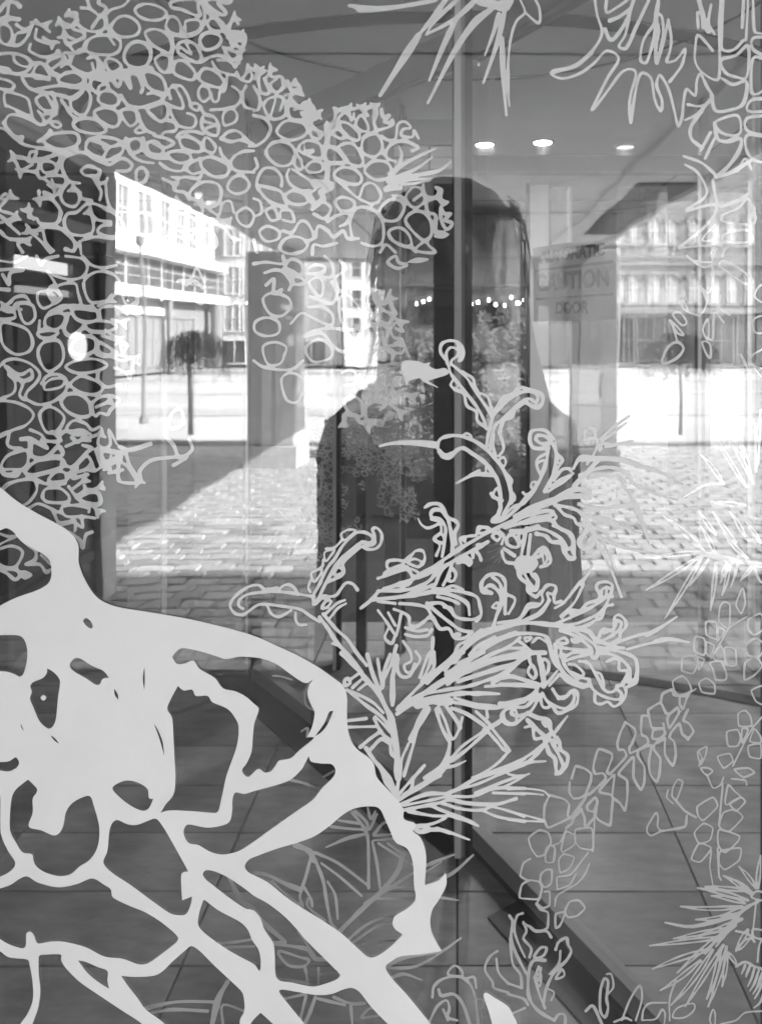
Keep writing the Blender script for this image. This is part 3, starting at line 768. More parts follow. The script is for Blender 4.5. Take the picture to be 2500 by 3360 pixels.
o 20 320,230 400,185 490,180 510,240 530,310
f 0 100,270 160,260 190,300 110,310 70,360 20,340 70,300
o 22 90,350 100,400 30,410 0,410
o 20 120,330 150,420 190,440 230,400 220,330 190,310
c 20 250,240 290,230 330,240 370,290 290,340 250,300
f 0 340,200 400,260 360,300 320,250
o 40 330,370 420,330 500,330 600,340
c 20 300,400 350,370 420,380 430,430 360,480 300,460
f 0 480,340 620,350 640,410 560,430 490,400
o 24 260,420 260,480 310,470
c 22 250,500 330,480 380,500 330,530 270,530
o 30 440,380 420,480 470,520 550,460
c 22 10,440 80,440 180,480 215,560 190,620 110,640 40,600 10,540
c 22 250,620 290,560 380,550 415,620 400,700 320,750 270,700
o 22 630,640 680,650 760,630
c 24 460,610 490,550 560,520 620,540 630,600 570,640 500,640
o 24 640,420 720,430 760,460 700,490 600,490 550,460
o 22 650,400 650,350 680,330 760,330 830,380
f 0 640,560 720,600 750,640 700,650 640,620
o 26 670,520 740,540 830,580 790,550
o 24 740,660 800,680 870,660 860,740 850,790
c 22 430,720 500,680 620,670 700,710 620,750 500,760
o 22 0,720 40,680 110,670 200,700 260,760 240,820 180,880 160,930 130,900 150,830 110,790 60,730
f 0 40,720 70,740 140,770 200,740 210,790 150,810 90,770
o 22 60,770 100,820 90,890 0,930
o 22 270,830 310,780 390,770 440,820 420,890 340,950 250,965 170,930
c 18 290,840 340,800 420,800 400,850 300,870
c 22 460,830 520,785 600,800 670,850 630,900 540,890 480,860
o 24 640,760 640,800 690,850 760,840 790,840
c 24 400,950 440,900 520,900 580,950 590,1030 520,1045 440,1010
f 0 600,960 680,910 780,930 720,1000 700,1030 650,1020 620,1040
o 22 0,940 100,950 190,990 220,1040 170,1100 90,1130 0,1170
c 22 260,1030 320,980 390,1010 420,1060 370,1140 300,1140
o 20 650,1110 600,1130 560,1090 480,1070 435,1120 460,1140 530,1130 590,1160
o 26 380,1170 430,1140 500,1160 550,1160 510,1210 470,1180
o 24 200,1130 270,1160 300,1200 400,1200 340,1140
o 30 140,1190 200,1190 310,1250 270,1200
o 24 0,1170 60,1150 50,1220 80,1245 140,1250
c 22 10,1370 50,1300 130,1270 180,1270 180,1350 120,1400 40,1420
c 22 20,1390 120,1390 110,1430 30,1420
o 30 200,1220 210,1300 300,1310 380,1240 410,1290 350,1300
f 0 170,1390 250,1330 400,1320 410,1370 250,1420 180,1420
o 24 400,1350 480,1370 560,1280 600,1250 540,1230
o 22 480,1370 570,1300 620,1390 660,1370
o 24 650,1160 640,1220 680,1250 720,1220 710,1130 760,1220
o 50 640,1270 680,1350 780,1310
o 30 640,1260 720,1270 790,1280
c 22 320,1450 380,1400 440,1420 430,1460 350,1475
o 30 440,1430 500,1380 480,1440 570,1420
o 26 0,1540 60,1480 180,1450 250,1460 300,1480 420,1475
o 22 240,1470 240,1530 190,1600 130,1630
c 22 280,1570 300,1515 390,1510 450,1560 440,1600 320,1600
o 24 450,1500 500,1560 560,1540 550,1490
c 36 510,1570 570,1530 640,1540 650,1610 570,1610
o 22 190,1640 250,1610 330,1640 380,1664
o 22 400,1664 410,1630 500,1620 580,1640 580,1664
f 0 780,1340 850,1390 890,1470 790,1470 770,1440
o 26 710,1410 800,1390
o 26 820,1280 850,1370 920,1470 910,1400 980,1330 1100,1310 1210,1310 1130,1360
o 30 780,1240 850,1260 980,1220
o 24 1080,1180 1130,1230 1170,1310 1250,1260 1230,1190
f 0 1090,1100 1130,1010 1180,1000 1190,1090 1130,1120
o 20 780,560 800,640 830,580
o 18 1160,160 1240,150 1280,80 1330,170
o 20 1210,190 1270,160 1320,210
f 0 1240,250 1340,280 1310,320 1260,290
o 18 790,240 860,220 900,300 850,360 920,400
c 18 800,250 880,230 890,290 830,320
G
o 22 350,0 390,70 490,60
o 22 400,0 440,30 540,30 620,40
o 26 380,85 480,60
o 22 490,120 500,80 540,100 530,30
o 26 450,130 520,180 540,230 560,150 600,130
o 20 0,140 60,160 110,155 60,180 0,210
o 20 0,240 80,220 150,260 110,350 60,370 0,340
f 0 0,370 100,370 130,410 100,440 50,400
f 0 130,390 170,380 215,410 160,440
o 26 240,250 230,310 170,340 260,340 300,390 330,375
o 18 270,280 330,340
o 16 150,190 230,250
@cell|cell_cluster
E
o 24 0,50 80,40 190,50 190,0
c 22 210,50 250,20 310,50 310,120 250,130 210,90
o 26 70,110 140,90 210,110 250,160 230,220
f 0 200,90 270,110 330,170 260,180
c 20 60,280 120,240 220,270 240,330 180,390 100,370
o 24 80,190 130,150 130,240 180,220
c 22 330,110 390,60 460,70 440,110
o 22 460,0 510,50 510,130 450,140
c 22 360,170 420,140 450,180 440,260 400,240
o 22 510,170 540,250 500,310 410,280 360,260
o 22 540,130 600,80 560,30
o 22 530,150 550,220 600,230
c 20 555,320 570,260 620,260 690,350 690,450 630,480 570,430
o 20 580,345 630,350 680,370
o 22 795,240 800,330 760,410 720,420 740,370
f 0 780,280 795,240 830,310 880,300 900,340 920,380 840,350
o 22 820,360 810,410 900,450 930,430 970,490 920,470
c 22 670,540 710,470 770,450 800,510 770,580 700,605
o 22 720,460 800,440 870,470 910,530 960,540 920,570
o 20 840,490 840,560 880,620 960,630 980,600 1010,655
o 22 940,700 900,690 900,620 820,600 765,640 790,700 850,730 920,730 960,690
c 22 600,660 650,635 720,640 750,690 690,710 630,690
f 0 640,660 720,660 750,690 690,720
c 22 330,520 380,490 480,470 580,480 630,530 620,600 570,620 510,580 440,500
c 20 340,590 420,540 500,590 500,660 400,690 350,650
o 20 240,440 310,370 380,400 500,450 510,380 440,330 350,330
c 20 10,430 80,400 160,430 160,500 80,520 10,490
c 18 60,590 140,560 210,590 200,640 170,700 90,700
o 22 800,880 800,780 840,755 870,760 860,900 900,880 890,800 920,770 990,780
f 0 900,880 960,890 920,930
o 24 690,770 690,840 770,870 840,860 800,820
c 22 590,940 640,910 700,950 700,1040 640,1030 600,990
o 22 800,890 810,940 860,960 820,1000
o 20 730,1050 730,980 790,945 850,960
o 26 580,1080 590,1030 660,1040 690,1080 750,1070 790,1070 740,1100
f 0 870,40 920,0 940,40 990,60 930,80
f 0 1000,40 1060,10 1140,20 1080,45
c 18 180,800 240,760 310,790 320,870 280,950 210,930
c 18 340,900 400,900 390,960 340,970
o 20 0,680 60,720 170,740 260,730 320,680
o 20 570,760 620,740 660,760 650,830 590,840
@sprig|sprig_blades
B
T 34 880,1130 1000,1050 1180,965
T 30 880,1170 940,1080 960,1000 940,950
T 30 900,1160 1050,1100 1160,1020
T 34 870,1180 1050,1140 1200,1110 1280,1050
T 26 870,1210 1000,1170 1160,1160
o 40 860,1230 950,1220
o 18 960,1200 1060,1190 1140,1170
@topspray|long_blades
B
f 0 1200,-10 1050,10 930,30 780,38 620,25 612,45 650,55 680,80 780,80 960,55 1180,15
T 40 1260,-20 1150,130 1070,230
T 56 1070,230 960,400 820,620
T 30 1340,-20 1180,130 1120,220
T 42 1460,-20 1310,120 1120,225
T 40 1310,130 1230,300 1140,520
T 50 1540,60 1430,150 1300,340 1130,670
o 70 1480,0 1600,40 1652,10
T 34 1590,90 1560,200 1500,360
T 40 1630,60 1580,280 1490,540
T 40 1610,250 1620,500 1640,750
c 8 1458,412 1465,420 1460,430
C
o 18 80,0 110,80 60,130 30,200 10,300 0,420
o 18 110,80 200,150 205,60 180,0
o 20 30,0 0,60
T 26 0,430 0,560 10,690
'''
TR2 = '''
@ragged|ragged_outline
C
o 20 565,0 580,100 610,220 540,340 440,430 280,470 350,510 460,480 560,410 640,330 720,380 650,500 545,715 640,600 750,460 830,470 790,650 798,800 820,640 860,480 930,510 950,640 990,720 1000,650 965,560 985,490 1040,570 1080,720 1105,820 1130,760 1140,660 1160,580 1215,620 1225,530 1250,480 1290,560 1330,640 1250,690 1170,680
o 30 300,465 440,425 540,345
@ragged|inner_blades
C
o 22 640,-10 640,80 720,40 790,-10
o 24 660,135 720,110 790,60
o 26 820,-10 760,150 690,250 660,255 630,190
o 22 800,50 760,230 720,300 770,310 830,180 920,-10
c 22 980,20 950,150 880,260 860,390 900,405 940,280 960,170
c 20 960,90 1000,110 1005,230 965,410 960,300 980,200
o 20 1040,130 1010,270 970,410
o 20 1040,130 1060,250 1050,340 1030,400 1090,390 1150,320 1130,420 1090,480 1050,530
T 26 980,-10 960,80 950,150
@ribcol|rib_outlines
C
o 40 1240,0 1270,120 1300,200
o 20 1230,80 1235,180
o 20 1260,60 1265,180
o 20 1320,30 1300,150 1340,220
o 20 1330,330 1280,270 1230,230 1215,320 1215,400 1260,470 1360,520 1375,400 1370,200 1380,-10
o 20 1400,-10 1390,150 1385,300 1410,330 1470,320 1530,260
c 20 1385,390 1480,360 1560,300 1550,500 1480,500 1410,470
o 24 1390,510 1460,550 1550,530 1530,670 1460,710 1350,720 1320,620
c 20 1350,790 1490,750 1510,860 1440,880 1370,850
o 28 1340,800 1360,900 1420,920 1510,900 1500,980 1430,1080 1350,1150
o 20 1315,860 1250,980
o 20 1340,900 1280,1030
o 24 1260,720 1190,820 1190,900 1260,960
o 20 1150,780 1230,740 1310,650
o 20 1140,1015 1260,1060 1350,1140
o 18 1150,1070 1230,1120 1290,1230 1270,1290 1160,1360
o 20 1160,1370 1340,1330 1340,1400 1250,1500 1110,1610
c 16 1260,1560 1350,1460 1345,1550
o 16 1110,1610 1340,1600 1330,1664
o 24 1330,1170 1350,1290 1380,1340 1500,1300 1560,1260
c 18 1390,1400 1500,1350 1560,1290 1600,1450 1400,1440
c 18 1395,1530 1480,1500 1560,1500 1580,1570 1400,1570
o 18 1390,1664 1420,1610 1560,1600
o 28 1350,1150 1450,1120 1580,1040
o 18 1490,1110 1540,1030 1580,1100
F
o 16 1160,0 1260,70 1330,70 1325,180 1300,240 1250,200
o 16 1330,0 1320,40 1200,30
o 16 1250,200 1290,300 1250,380 1180,370
c 14 1120,300 1140,290 1170,360 1140,340
c 14 1050,420 1100,500 1140,510 1080,440
c 14 1070,380 1120,370 1160,430 1130,450
c 16 1265,480 1300,410 1300,540
o 16 1300,540 1330,540 1340,370 1400,430
c 18 1000,680 1040,590 1100,560 1140,600 1100,660 1020,700
o 16 1100,560 1070,450
c 16 1260,560 1310,570 1315,660 1290,640
@ribedge|rib_outlines
C
o 20 1530,-10 1520,180
o 20 1560,-10 1545,260
o 20 1590,-10 1600,200 1652,220
o 20 1680,240 1590,250 1590,320 1680,370
o 20 1680,390 1590,380 1580,600 1620,610 1680,570
o 20 1680,640 1580,650 1555,720 1680,725
o 22 1680,750 1550,770 1555,850 1680,880
o 20 1680,890 1550,880 1550,980 1600,1040 1680,1060
o 20 1580,1330 1600,1360 1580,1420
F
c 16 1370,60 1400,30 1500,80 1590,160 1540,180 1420,100
c 16 1600,260 1640,190 1680,220 1660,300
c 14 1590,420 1652,390 1680,450 1652,500 1600,490
o 16 1680,590 1580,650 1570,700 1680,740
o 16 1380,260 1370,330 1440,380
T 20 1510,640 1560,740 1600,800
T 20 1560,620 1580,700 1640,780
@curl|left_frond
M
o 36 880,900 790,885 700,870 560,855 440,860 300,880 230,930 225,980 260,1005
o 36 450,840 400,800 320,810 220,870 160,940 150,990 190,1045 260,1058 320,1020 400,970 500,970 650,990 760,1010 850,1070 930,1120
o 32 560,850 620,800 680,800 720,840 740,880
o 32 440,835 500,830 560,820
o 32 470,975 510,1050 570,1075 640,1045 680,1020
o 32 720,1040 720,1100 750,1145 815,1145
@curl|upright_frond
M
o 36 890,960 870,900 930,790 960,720 1010,630 1070,560 1120,470 1180,400 1240,345 1310,335 1370,360 1400,400 1370,430 1300,420
o 44 900,960 960,830 1030,700 1100,600 1180,510 1260,450 1290,430
c 28 1130,400 1120,350 1180,315 1240,320 1210,360 1160,400
c 28 985,590 970,520 1020,490 1060,490 1020,550
c 28 880,770 855,700 900,670 950,665 920,730
o 30 1130,400 1060,470 985,480
o 30 960,580 950,640 870,680
o 30 850,760 830,820 850,860
c 34 1390,310 1430,300 1470,350 1465,430 1420,480 1350,485 1300,460 1370,450 1410,430 1410,370
c 28 1060,710 1080,650 1110,650 1130,690
o 40 1280,470 1170,560 1130,620 1140,690 1090,730 1000,770
o 60 880,960 960,900 1000,920
c 30 950,1000 980,945 1030,940 1000,990
o 30 970,1060 1080,960 1150,930
o 30 1010,1100 1090,1000 1160,960
o 34 1000,900 1070,890 1110,840 1160,780 1220,790 1260,840
o 44 930,1080 1010,1190 1080,1300 1180,1410 1300,1560
o 36 960,1050 1080,1190 1170,1270 1260,1400 1340,1500
o 30 1040,1310 1100,1330
@curl|squid_head
N
f 0 270,280 400,280 460,300 510,290 500,320 560,350 640,340 670,390 560,430 450,460 420,430 330,450 315,475 300,440 260,380
o 36 640,260 600,200 610,130 680,100 760,120 800,200 780,270
o 34 660,300 650,210 690,160 750,180 750,230 700,270 690,310
o 30 740,120 775,200 760,280
T 24 450,450 520,480 575,510
@curl|hanging_frond
N
o 34 670,320 690,390 760,480 840,580 930,700 980,800 1000,870
o 36 700,310 760,360 840,440 900,540 980,650 1050,760
o 32 790,370 880,430 900,500 940,570
o 30 950,560 1010,590 1040,680 1060,750
c 28 700,460 720,430 750,490 720,520 690,490
o 34 720,530 800,560 830,670 910,720 920,800 980,850
o 36 1000,1040 1010,950 1030,870 1060,760 1130,680 1200,610 1280,560 1350,545 1420,560 1450,600 1430,640 1380,610 1330,620 1240,690 1150,780 1080,840 1050,930 1030,1060
o 50 1070,730 1150,600 1230,570 1290,510 1370,530 1480,570 1490,640 1450,680 1390,670 1350,640
o 40 1340,630 1250,700 1220,770 1160,790 1130,850 1120,900
c 22 1185,750 1210,735 1200,760
o 40 1060,920 1060,1030 1080,1110
o 36 1110,900 1140,980 1150,1050 1110,1110
@curl|middle_frond
N
f 0 60,1015 170,985 360,968 570,985 565,1040 400,1020 200,1010 65,1035
o 40 570,1030 600,960 700,930 800,940 900,980 1000,1050 1100,1160 1170,1270 1210,1400 1220,1520
o 44 590,1070 620,1110 680,1120 740,1060 800,1040 880,1090 980,1160 1060,1250 1110,1360 1130,1500 1100,1640
o 28 580,1050 640,1095 700,1080
c 26 800,930 830,910 870,940 830,955
c 28 1110,1150 1150,1120 1170,1160 1150,1200
c 26 1180,1270 1225,1320 1210,1360
c 26 1225,1430 1250,1460 1240,1500
c 26 1000,1200 1040,1260 1000,1260
T 50 1060,1280 900,1270 740,1345
o 26 860,1270 940,1235
c 30 1060,1450 1095,1390 1120,1480
@curl|right_frond
N
o 40 1545,1000 1480,1000 1430,960 1450,930 1520,940 1590,1020 1610,1100 1600,1200 1570,1310 1510,1410
o 40 1540,1040 1420,1040 1380,980 1390,900 1440,880 1520,890 1590,960
o 40 1535,1020 1530,1130 1500,1240 1430,1390 1330,1520 1240,1550 1130,1650
c 28 1440,1180 1510,1150 1480,1260
o 30 1540,1080 1450,1130 1440,1200 1470,1270
c 26 1390,1380 1400,1340 1440,1340 1410,1390
o 34 1430,1400 1350,1450 1320,1430
Q
o 36 390,1100 440,1000 500,900 545,830 520,790 490,760 480,680
c 26 505,820 530,800 540,840 510,850
o 36 470,1000 540,910 600,900 620,920
o 36 420,1100 560,1010 640,940
o 34 440,1060 540,990 600,960
@curl|pale_frond
Q
o 32 740,640 740,580 790,545 830,570 830,620
o 34 760,680 780,640 840,640 850,690 820,770 760,860
o 30 880,640 1000,530 1130,440
o 30 890,660 1010,570 1100,500
o 32 870,700 900,680 1000,690 1150,660
o 26 920,710 1010,700
c 24 870,700 890,720 870,740
o 60 650,1050 760,930 850,830
o 40 640,900 700,800 780,790
o 60 700,820 900,810 1100,830 1200,870
o 40 700,960 850,900 980,890 1090,930 1150,1000
o 30 770,990 900,960 1050,970 1090,1010
T 50 1100,840 1300,900 1450,950 1600,1040
T 46 1150,1020 1300,1100 1530,1170
o 34 1080,1050 1140,1130 1160,1200
c 26 1060,990 1080,980 1080,1030
o 60 230,1290 420,1200 600,1100 700,1080 780,1110 760,1150 740,1160
o 40 400,1210 560,1150 700,1130
@curl|crest_frond
O
o 40 560,550 580,430 590,300 550,230 480,210 460,180 490,140 560,150 610,220 630,300 650,420 650,520
o 40 410,120 460,90 530,90 570,130 600,200 680,240 700,280 670,350 680,440
o 36 470,220 540,240
T 36 540,260 440,300 380,270 350,215
c 32 490,400 550,350 580,400 560,430
o 36 550,270 550,340 490,390 540,450 510,540
@curl|long_stem
O
c 34 80,640 90,590 170,580 230,600 170,640 110,660
o 34 230,590 300,530 330,500 390,500 410,560 390,620
c 34 260,600 320,570 380,600 350,640
o 50 60,700 160,640 250,640
c 34 260,650 340,680 360,720 300,710
o 36 0,740 60,720 250,660 300,740 260,800
o 50 350,730 430,700 500,660 560,600
o 44 50,830 160,800 280,760 380,700 480,640 600,560 700,490 800,430 960,340 1100,270 1250,200 1440,110 1652,10
o 44 0,850 200,845 340,820 450,760 520,680 640,600 760,530 860,480 960,420
o 50 -60,925 0,920 200,900 400,830 480,800
o 44 -150,1000 -60,930 0,860
c 30 170,800 200,775 240,790 220,815
c 34 870,340 900,300 960,300 940,340
c 26 745,400 765,390 760,420
o 34 730,450 720,390 800,370 860,360 880,290 960,300 1000,330
c 36 1000,370 1040,340 1070,370 1040,410
o 28 1060,320 1100,370 1080,440
f 0 680,600 760,530 830,590 800,640 750,610 690,620
o 36 830,560 830,490 880,530 900,580
c 26 860,450 890,440 880,460
o 36 500,800 540,700 600,620
o 36 570,800 620,700 650,600
o 32 640,640 680,700 660,760 620,760 630,720
o 44 1060,60 1070,150 1000,240 1100,220 1200,140 1300,30
o 40 990,0 1010,30 1080,60
o 36 1090,180 1150,80 1160,0
@curl|inner_curl
O
o 44 1010,1160 1030,1080 1060,1000 1080,900 1040,840 980,800 930,840 990,870
o 44 990,870 910,850 910,770 970,710 1060,710 1110,770 1110,870 1110,1050
o 36 1000,730 1060,780 1090,870
o 36 1120,880 1190,910 1190,960 1140,1050
c 30 1000,990 1040,950 1050,1000
@curl|centre_frond
O
o 44 440,860 560,870 680,900 780,960 800,1060
o 40 480,830 600,840 740,860 860,900 890,980 900,1060 860,1110
o 36 520,900 640,930 700,960
o 40 430,960 520,1040 620,1120 720,1190 820,1210
o 36 580,990 640,1000 660,1060 720,1090 820,1100 880,1080
o 44 460,960 560,960 660,1050
o 40 480,1080 540,1180 620,1180 670,1260 760,1260 820,1210
c 28 680,1220 720,1230 690,1250
o 34 600,820 660,805 740,840
o 50 200,900 330,890 450,860
o 36 0,940 150,960
o 40 140,1010 220,1040 270,1080 280,1150 340,1160 400,1120 450,1080 480,1100
o 40 190,960 330,970 430,1000 470,1080
o 36 200,1060 180,1160 160,1240
o 36 240,1230 330,1250 430,1240 470,1190
o 36 240,1170 330,1200 430,1190
o 34 90,1180 60,1260 120,1310 150,1240
o 32 220,1290 280,1380 290,1460 230,1500 250,1560 300,1550 370,1450 330,1380
o 36 180,1440 170,1540 210,1600 280,1590 320,1490
o 34 0,1020 60,1100 140,1220
o 34 90,1040 150,1150
@curl|lower_stem
O
o 40 480,1260 470,1400 440,1520 380,1640
o 34 470,1400 490,1520
o 40 160,1330 110,1500 30,1652
o 40 150,1360 140,1500 120,1652
o 50 430,1652 560,1530 700,1400 850,1270 1000,1200 1160,1150 1300,1100 1420,1040 1500,930
o 36 640,1480 700,1330 770,1290 900,1190
o 36 850,1240 930,1190 1040,1170 1200,1130
o 36 1050,1130 1220,1100 1320,1000 1400,980 1440,930 1430,870 1480,800 1550,810 1540,880 1480,870 1490,940 1440,1010 1380,1070
o 34 1250,1080 1310,970 1400,960
o 34 1540,860 1540,950 1600,940
o 40 800,1410 880,1330 1020,1250
o 60 600,1580 800,1450 1000,1300 1200,1220
o 40 690,1560 900,1450 1100,1360 1280,1350
o 70 560,1640 800,1540
o 36 980,1470 1150,1410 1300,1400
o 50 700,1640 950,1560 1200,1480 1300,1420
o 34 1100,1360 1180,1310 1240,1260
o 60 1300,1390 1380,1390 1460,1390
o 40 1150,1230 1300,1220 1450,1240 1500,1310 1540,1450 1650,1600
c 30 1280,1260 1340,1260 1300,1290
o 36 1230,1290 1300,1340 1350,1390
o 30 1350,1300 1400,1260 1480,1300
c 34 1310,1560 1345,1500 1380,1570 1360,1615
o 40 1310,1400 1330,1480
o 40 1400,1430 1420,1520 1440,1652
c 34 1440,1450 1490,1480 1480,1560 1430,1580
o 50 1000,1652 1110,1580 1230,1470
@curl|knot
O
f 0 1210,560 1290,540 1370,560 1400,620 1330,690 1240,680 1190,640
c 36 1130,380 1180,360 1230,440 1200,470 1130,440
c 34 1230,360 1270,340 1270,400 1240,420
o 40 1290,350 1270,440 1250,550
o 36 1330,360 1310,540
o 40 1100,480 1190,540
o 36 1080,500 1110,590 1190,610
o 40 1370,560 1420,540 1420,490 1380,520 1330,590
o 36 1400,490 1450,470 1500,530 1500,610 1420,640
c 28 1440,500 1480,560 1450,610
o 40 1220,660 1240,730 1300,790 1310,850 1380,900 1420,850
c 30 1230,680 1250,700 1230,720
o 36 1280,700 1330,790 1370,820 1390,770 1340,700
o 36 1370,700 1400,760 1380,840 1320,830
@curl|upper_frond
P
c 40 40,295 200,200 400,150 460,160 440,190 300,210 140,270
o 50 200,260 330,230 440,230 500,290 600,340 640,410 640,500 650,560 600,560 560,500 530,430 450,420 400,370 320,350
o 36 230,300 380,310 500,370 560,420 590,480 620,470 640,420
o 32 460,280 520,300 600,350
o 32 440,150 490,200 470,240 540,320
o 60 100,330 200,330 330,290
o 60 130,200 300,110 500,40 700,20
o 40 380,110 520,50 660,10 780,40 770,20
o 50 480,100 600,120 700,160 760,240 810,330 830,380 800,450 730,480 690,420 740,340 770,300
o 34 770,420 800,370
o 40 500,110 560,180 640,210 670,260 740,280
o 40 690,90 850,130 1000,115 1160,95
o 30 730,140 850,150
T 40 750,190 950,260 1100,300 1230,350
o 34 820,200 900,210 1030,260
T 36 830,290 900,330 960,360
T 44 850,370 1000,440 1150,490 1350,520
o 26 850,410 900,530 980,690 1060,900
o 26 890,410 940,510 1000,660
T 60 1160,50 1230,220 1300,430
Q
o 34 1130,1090 1160,1180
@curl|right_curl
P
o 32 480,1000 560,950 700,770
o 32 530,1070 650,950 730,790
T 44 700,790 760,710 812,620
o 36 450,1150 620,1080 760,1010 870,950 940,890
o 34 470,1140 640,1140 780,1090 880,1030 930,960 960,890 980,830
o 34 540,1080 620,1020 700,1020 760,960 850,930 870,880 840,820 860,780 930,770 980,800 970,870 980,900
o 34 880,920 890,840 930,820 960,830
o 34 890,910 920,900 930,850
o 36 980,970 920,990 890,1080 830,1110 760,1150 690,1170
c 28 840,1090 880,1050 900,1040 880,1090
c 26 615,1050 650,1040 630,1060
o 50 0,1170 200,1130 400,1140 600,1170 760,1200 830,1270
c 40 530,1195 640,1200 760,1270 850,1350 840,1430 800,1420 790,1350 700,1270 600,1220
o 34 690,1170 780,1200 810,1250
o 34 860,1300 960,1250 1040,1190 1060,1130 1020,1110 1010,1160
o 34 850,1290 890,1190 940,1190 990,1190 1000,1080 1040,1060 1090,1100 1100,1160 1050,1220 1040,1270 980,1300
c 26 900,1220 920,1190 940,1210
o 34 1000,1310 1160,1250 1330,1210
T 50 1280,1240 1400,1170 1545,1075
o 34 1110,1360 1250,1320 1400,1290
T 50 1350,1290 1480,1270 1652,1300
o 44 830,1290 920,1310 1000,1340 1080,1350
@curl|drooping_frond
P
o 40 860,1350 960,1360 1080,1390 1180,1440 1200,1520 1180,1620 1120,1650
o 36 860,1390 960,1400 1060,1450 1130,1530 1140,1620
o 34 930,1470 1000,1440 1040,1460 1040,1540 1110,1550 1090,1620 1070,1650
o 44 400,1250 430,1330 480,1480 520,1530 620,1640
c 34 500,1290 560,1260 590,1300 530,1310
c 30 630,1270 690,1290 640,1300
o 36 510,1340 640,1360 780,1370
o 36 560,1430 640,1390 760,1390
c 28 530,1400 570,1410 530,1430
o 34 570,1460 660,1430 800,1400
U
o 40 480,40 500,180 560,290 650,360 750,390 780,350 720,330 640,290
o 36 530,30 540,160 590,260 680,340
o 40 520,300 620,380 720,410 780,400
o 34 600,210 660,220 730,290 690,330 620,280
o 36 690,185 770,200 830,290 880,390 930,450 990,450 1020,410
c 28 840,290 880,300 910,400 880,370
o 36 780,370 820,440 920,500 1040,520 1060,470 1020,430
o 34 830,450 830,540 880,560 940,540 990,580 1040,560 1090,500 1100,440 1070,400 1020,400
o 34 1130,250 1120,330 1080,380
o 34 1180,170 1200,260 1190,370 1110,410
@curl|star_node
U
o 50 0,390 150,390 330,410
o 44 0,330 130,330 350,390
o 50 380,400 380,260 340,140
o 34 400,390 500,270
o 34 430,400 520,300
o 40 330,470 230,580 130,590 100,640 130,660
o 40 300,480 200,530 80,590 20,640 20,700 80,740 140,720 150,670 250,640 310,560 330,490
o 50 0,560 120,540 240,510 320,440
o 40 370,470 430,550 560,600 630,560 650,480 620,450 580,490 510,510
o 40 350,490 370,580 420,590 440,560
o 36 460,430 500,490 560,510 640,440 680,470 670,560 620,600 510,640 460,580
@curl|tail_sprig
U
o 50 240,640 330,680 420,700 440,780 470,830
o 50 240,700 310,770 400,850
o 36 290,760 300,860 370,855
o 28 215,765 270,750
c 28 370,720 410,730 400,760
T 40 470,820 530,740 590,665
o 60 430,830 400,880
T 40 410,890 250,1010 0,1150
T 44 390,920 250,1060 0,1180
T 44 100,1110 260,1070 400,1060
o 44 410,930 430,990 480,1040 490,1140 520,1160 550,1100 510,1000 450,880
o 40 500,850 520,900 530,960 590,1010 580,1090 530,1160 490,1170
c 26 480,850 510,870 500,900 480,880
@grass|trunk
S
o 84 480,560 510,700 540,900 550,1100
o 60 60,10 180,130 280,250 380,360 440,480 500,590
o 44 280,20 330,200 390,330
o 44 120,340 250,450 400,560 470,650
o 34 100,330 200,370 330,440 420,530
o 54 500,460 500,300 500,200
o 40 370,60 390,180 420,290
o 40 480,20 430,160 410,310
o 40 510,200 540,30
@grass|stems
S
o 44 540,500 700,330 850,190 1000,60 1060,0
o 50 540,540 700,440 900,390 1100,360 1250,360
T 56 1200,365 1300,360 1435,365
o 60 560,480 760,370 950,250 1130,160 1400,60 1652,0
o 40 760,370 960,330 1150,300 1310,250 1460,190 1600,70
o 36 1310,300 1450,290 1652,290
o 36 1480,200 1560,210 1652,240
o 36 980,280 1120,190 1250,130 1420,70 1652,40
o 36 740,220 800,50 830,0
o 36 770,240 860,130 860,0
o 36 1040,90 1100,10
o 40 960,160 1060,30 1120,0
o 44 1080,100 1300,0
o 80 720,460 850,430 1000,430
o 80 800,500 720,640 670,760
o 36 640,800 580,940 570,1050
o 36 690,780 640,950 600,1080
o 40 880,500 930,660 1000,790
o 34 900,480 960,600 1020,760 1080,680 1110,570
o 44 960,460 1060,600 1090,660
o 40 1000,430 1150,460 1300,490 1450,480 1652,430
o 36 1040,400 1200,450 1400,470
o 44 1020,490 1150,540 1300,640
o 36 1230,520 1340,620
o 32 1320,500 1330,570
o 50 1300,680 1400,630 1470,580
o 34 1470,590 1480,510 1560,490 1590,550
o 34 1480,600 1560,630 1652,560
o 34 1330,690 1420,790 1470,850 1520,860 1380,680
o 36 1520,860 1430,960 1320,1040 1200,1100
o 34 1280,700 1100,830 1000,950
o 40 1320,700 1150,850 1020,950
o 44 1000,800 980,900 920,1000 780,1100
o 60 1000,930 920,1040 780,1150 600,1250
T 40 960,1010 1050,990 1140,950
@grass|blades
S
o 40 520,1290 600,1190 700,1080 780,990
o 36 560,1290 660,1200 680,1100
o 40 540,1300 750,1170 920,1080
o 44 570,1330 800,1240 1000,1230 1200,1120 1400,1040 1652,930
o 36 1000,1220 1250,1150 1450,1060 1652,980
o 36 1220,1230 1450,1140 1620,1080
o 36 600,1340 850,1290 1000,1260 1200,1260 1400,1190 1652,1190
o 30 1380,1230 1652,1240
o 40 600,1380 750,1350 900,1320 1000,1290 1150,1320 1400,1330 1580,1280
o 34 930,1320 1100,1370 1280,1380 1400,1330
o 34 1280,1380 1420,1440 1652,1480
o 30 1370,1350 1520,1390 1652,1440
o 40 640,1390 850,1430 1000,1430
T 60 1000,1420 1150,1470 1250,1520
o 34 830,1340 950,1390 1060,1430
o 36 700,1520 850,1500 960,1450
c 50 700,1540 760,1520 820,1550 740,1570
T 50 800,1550 950,1560 1170,1640
o 34 890,1540 1000,1580
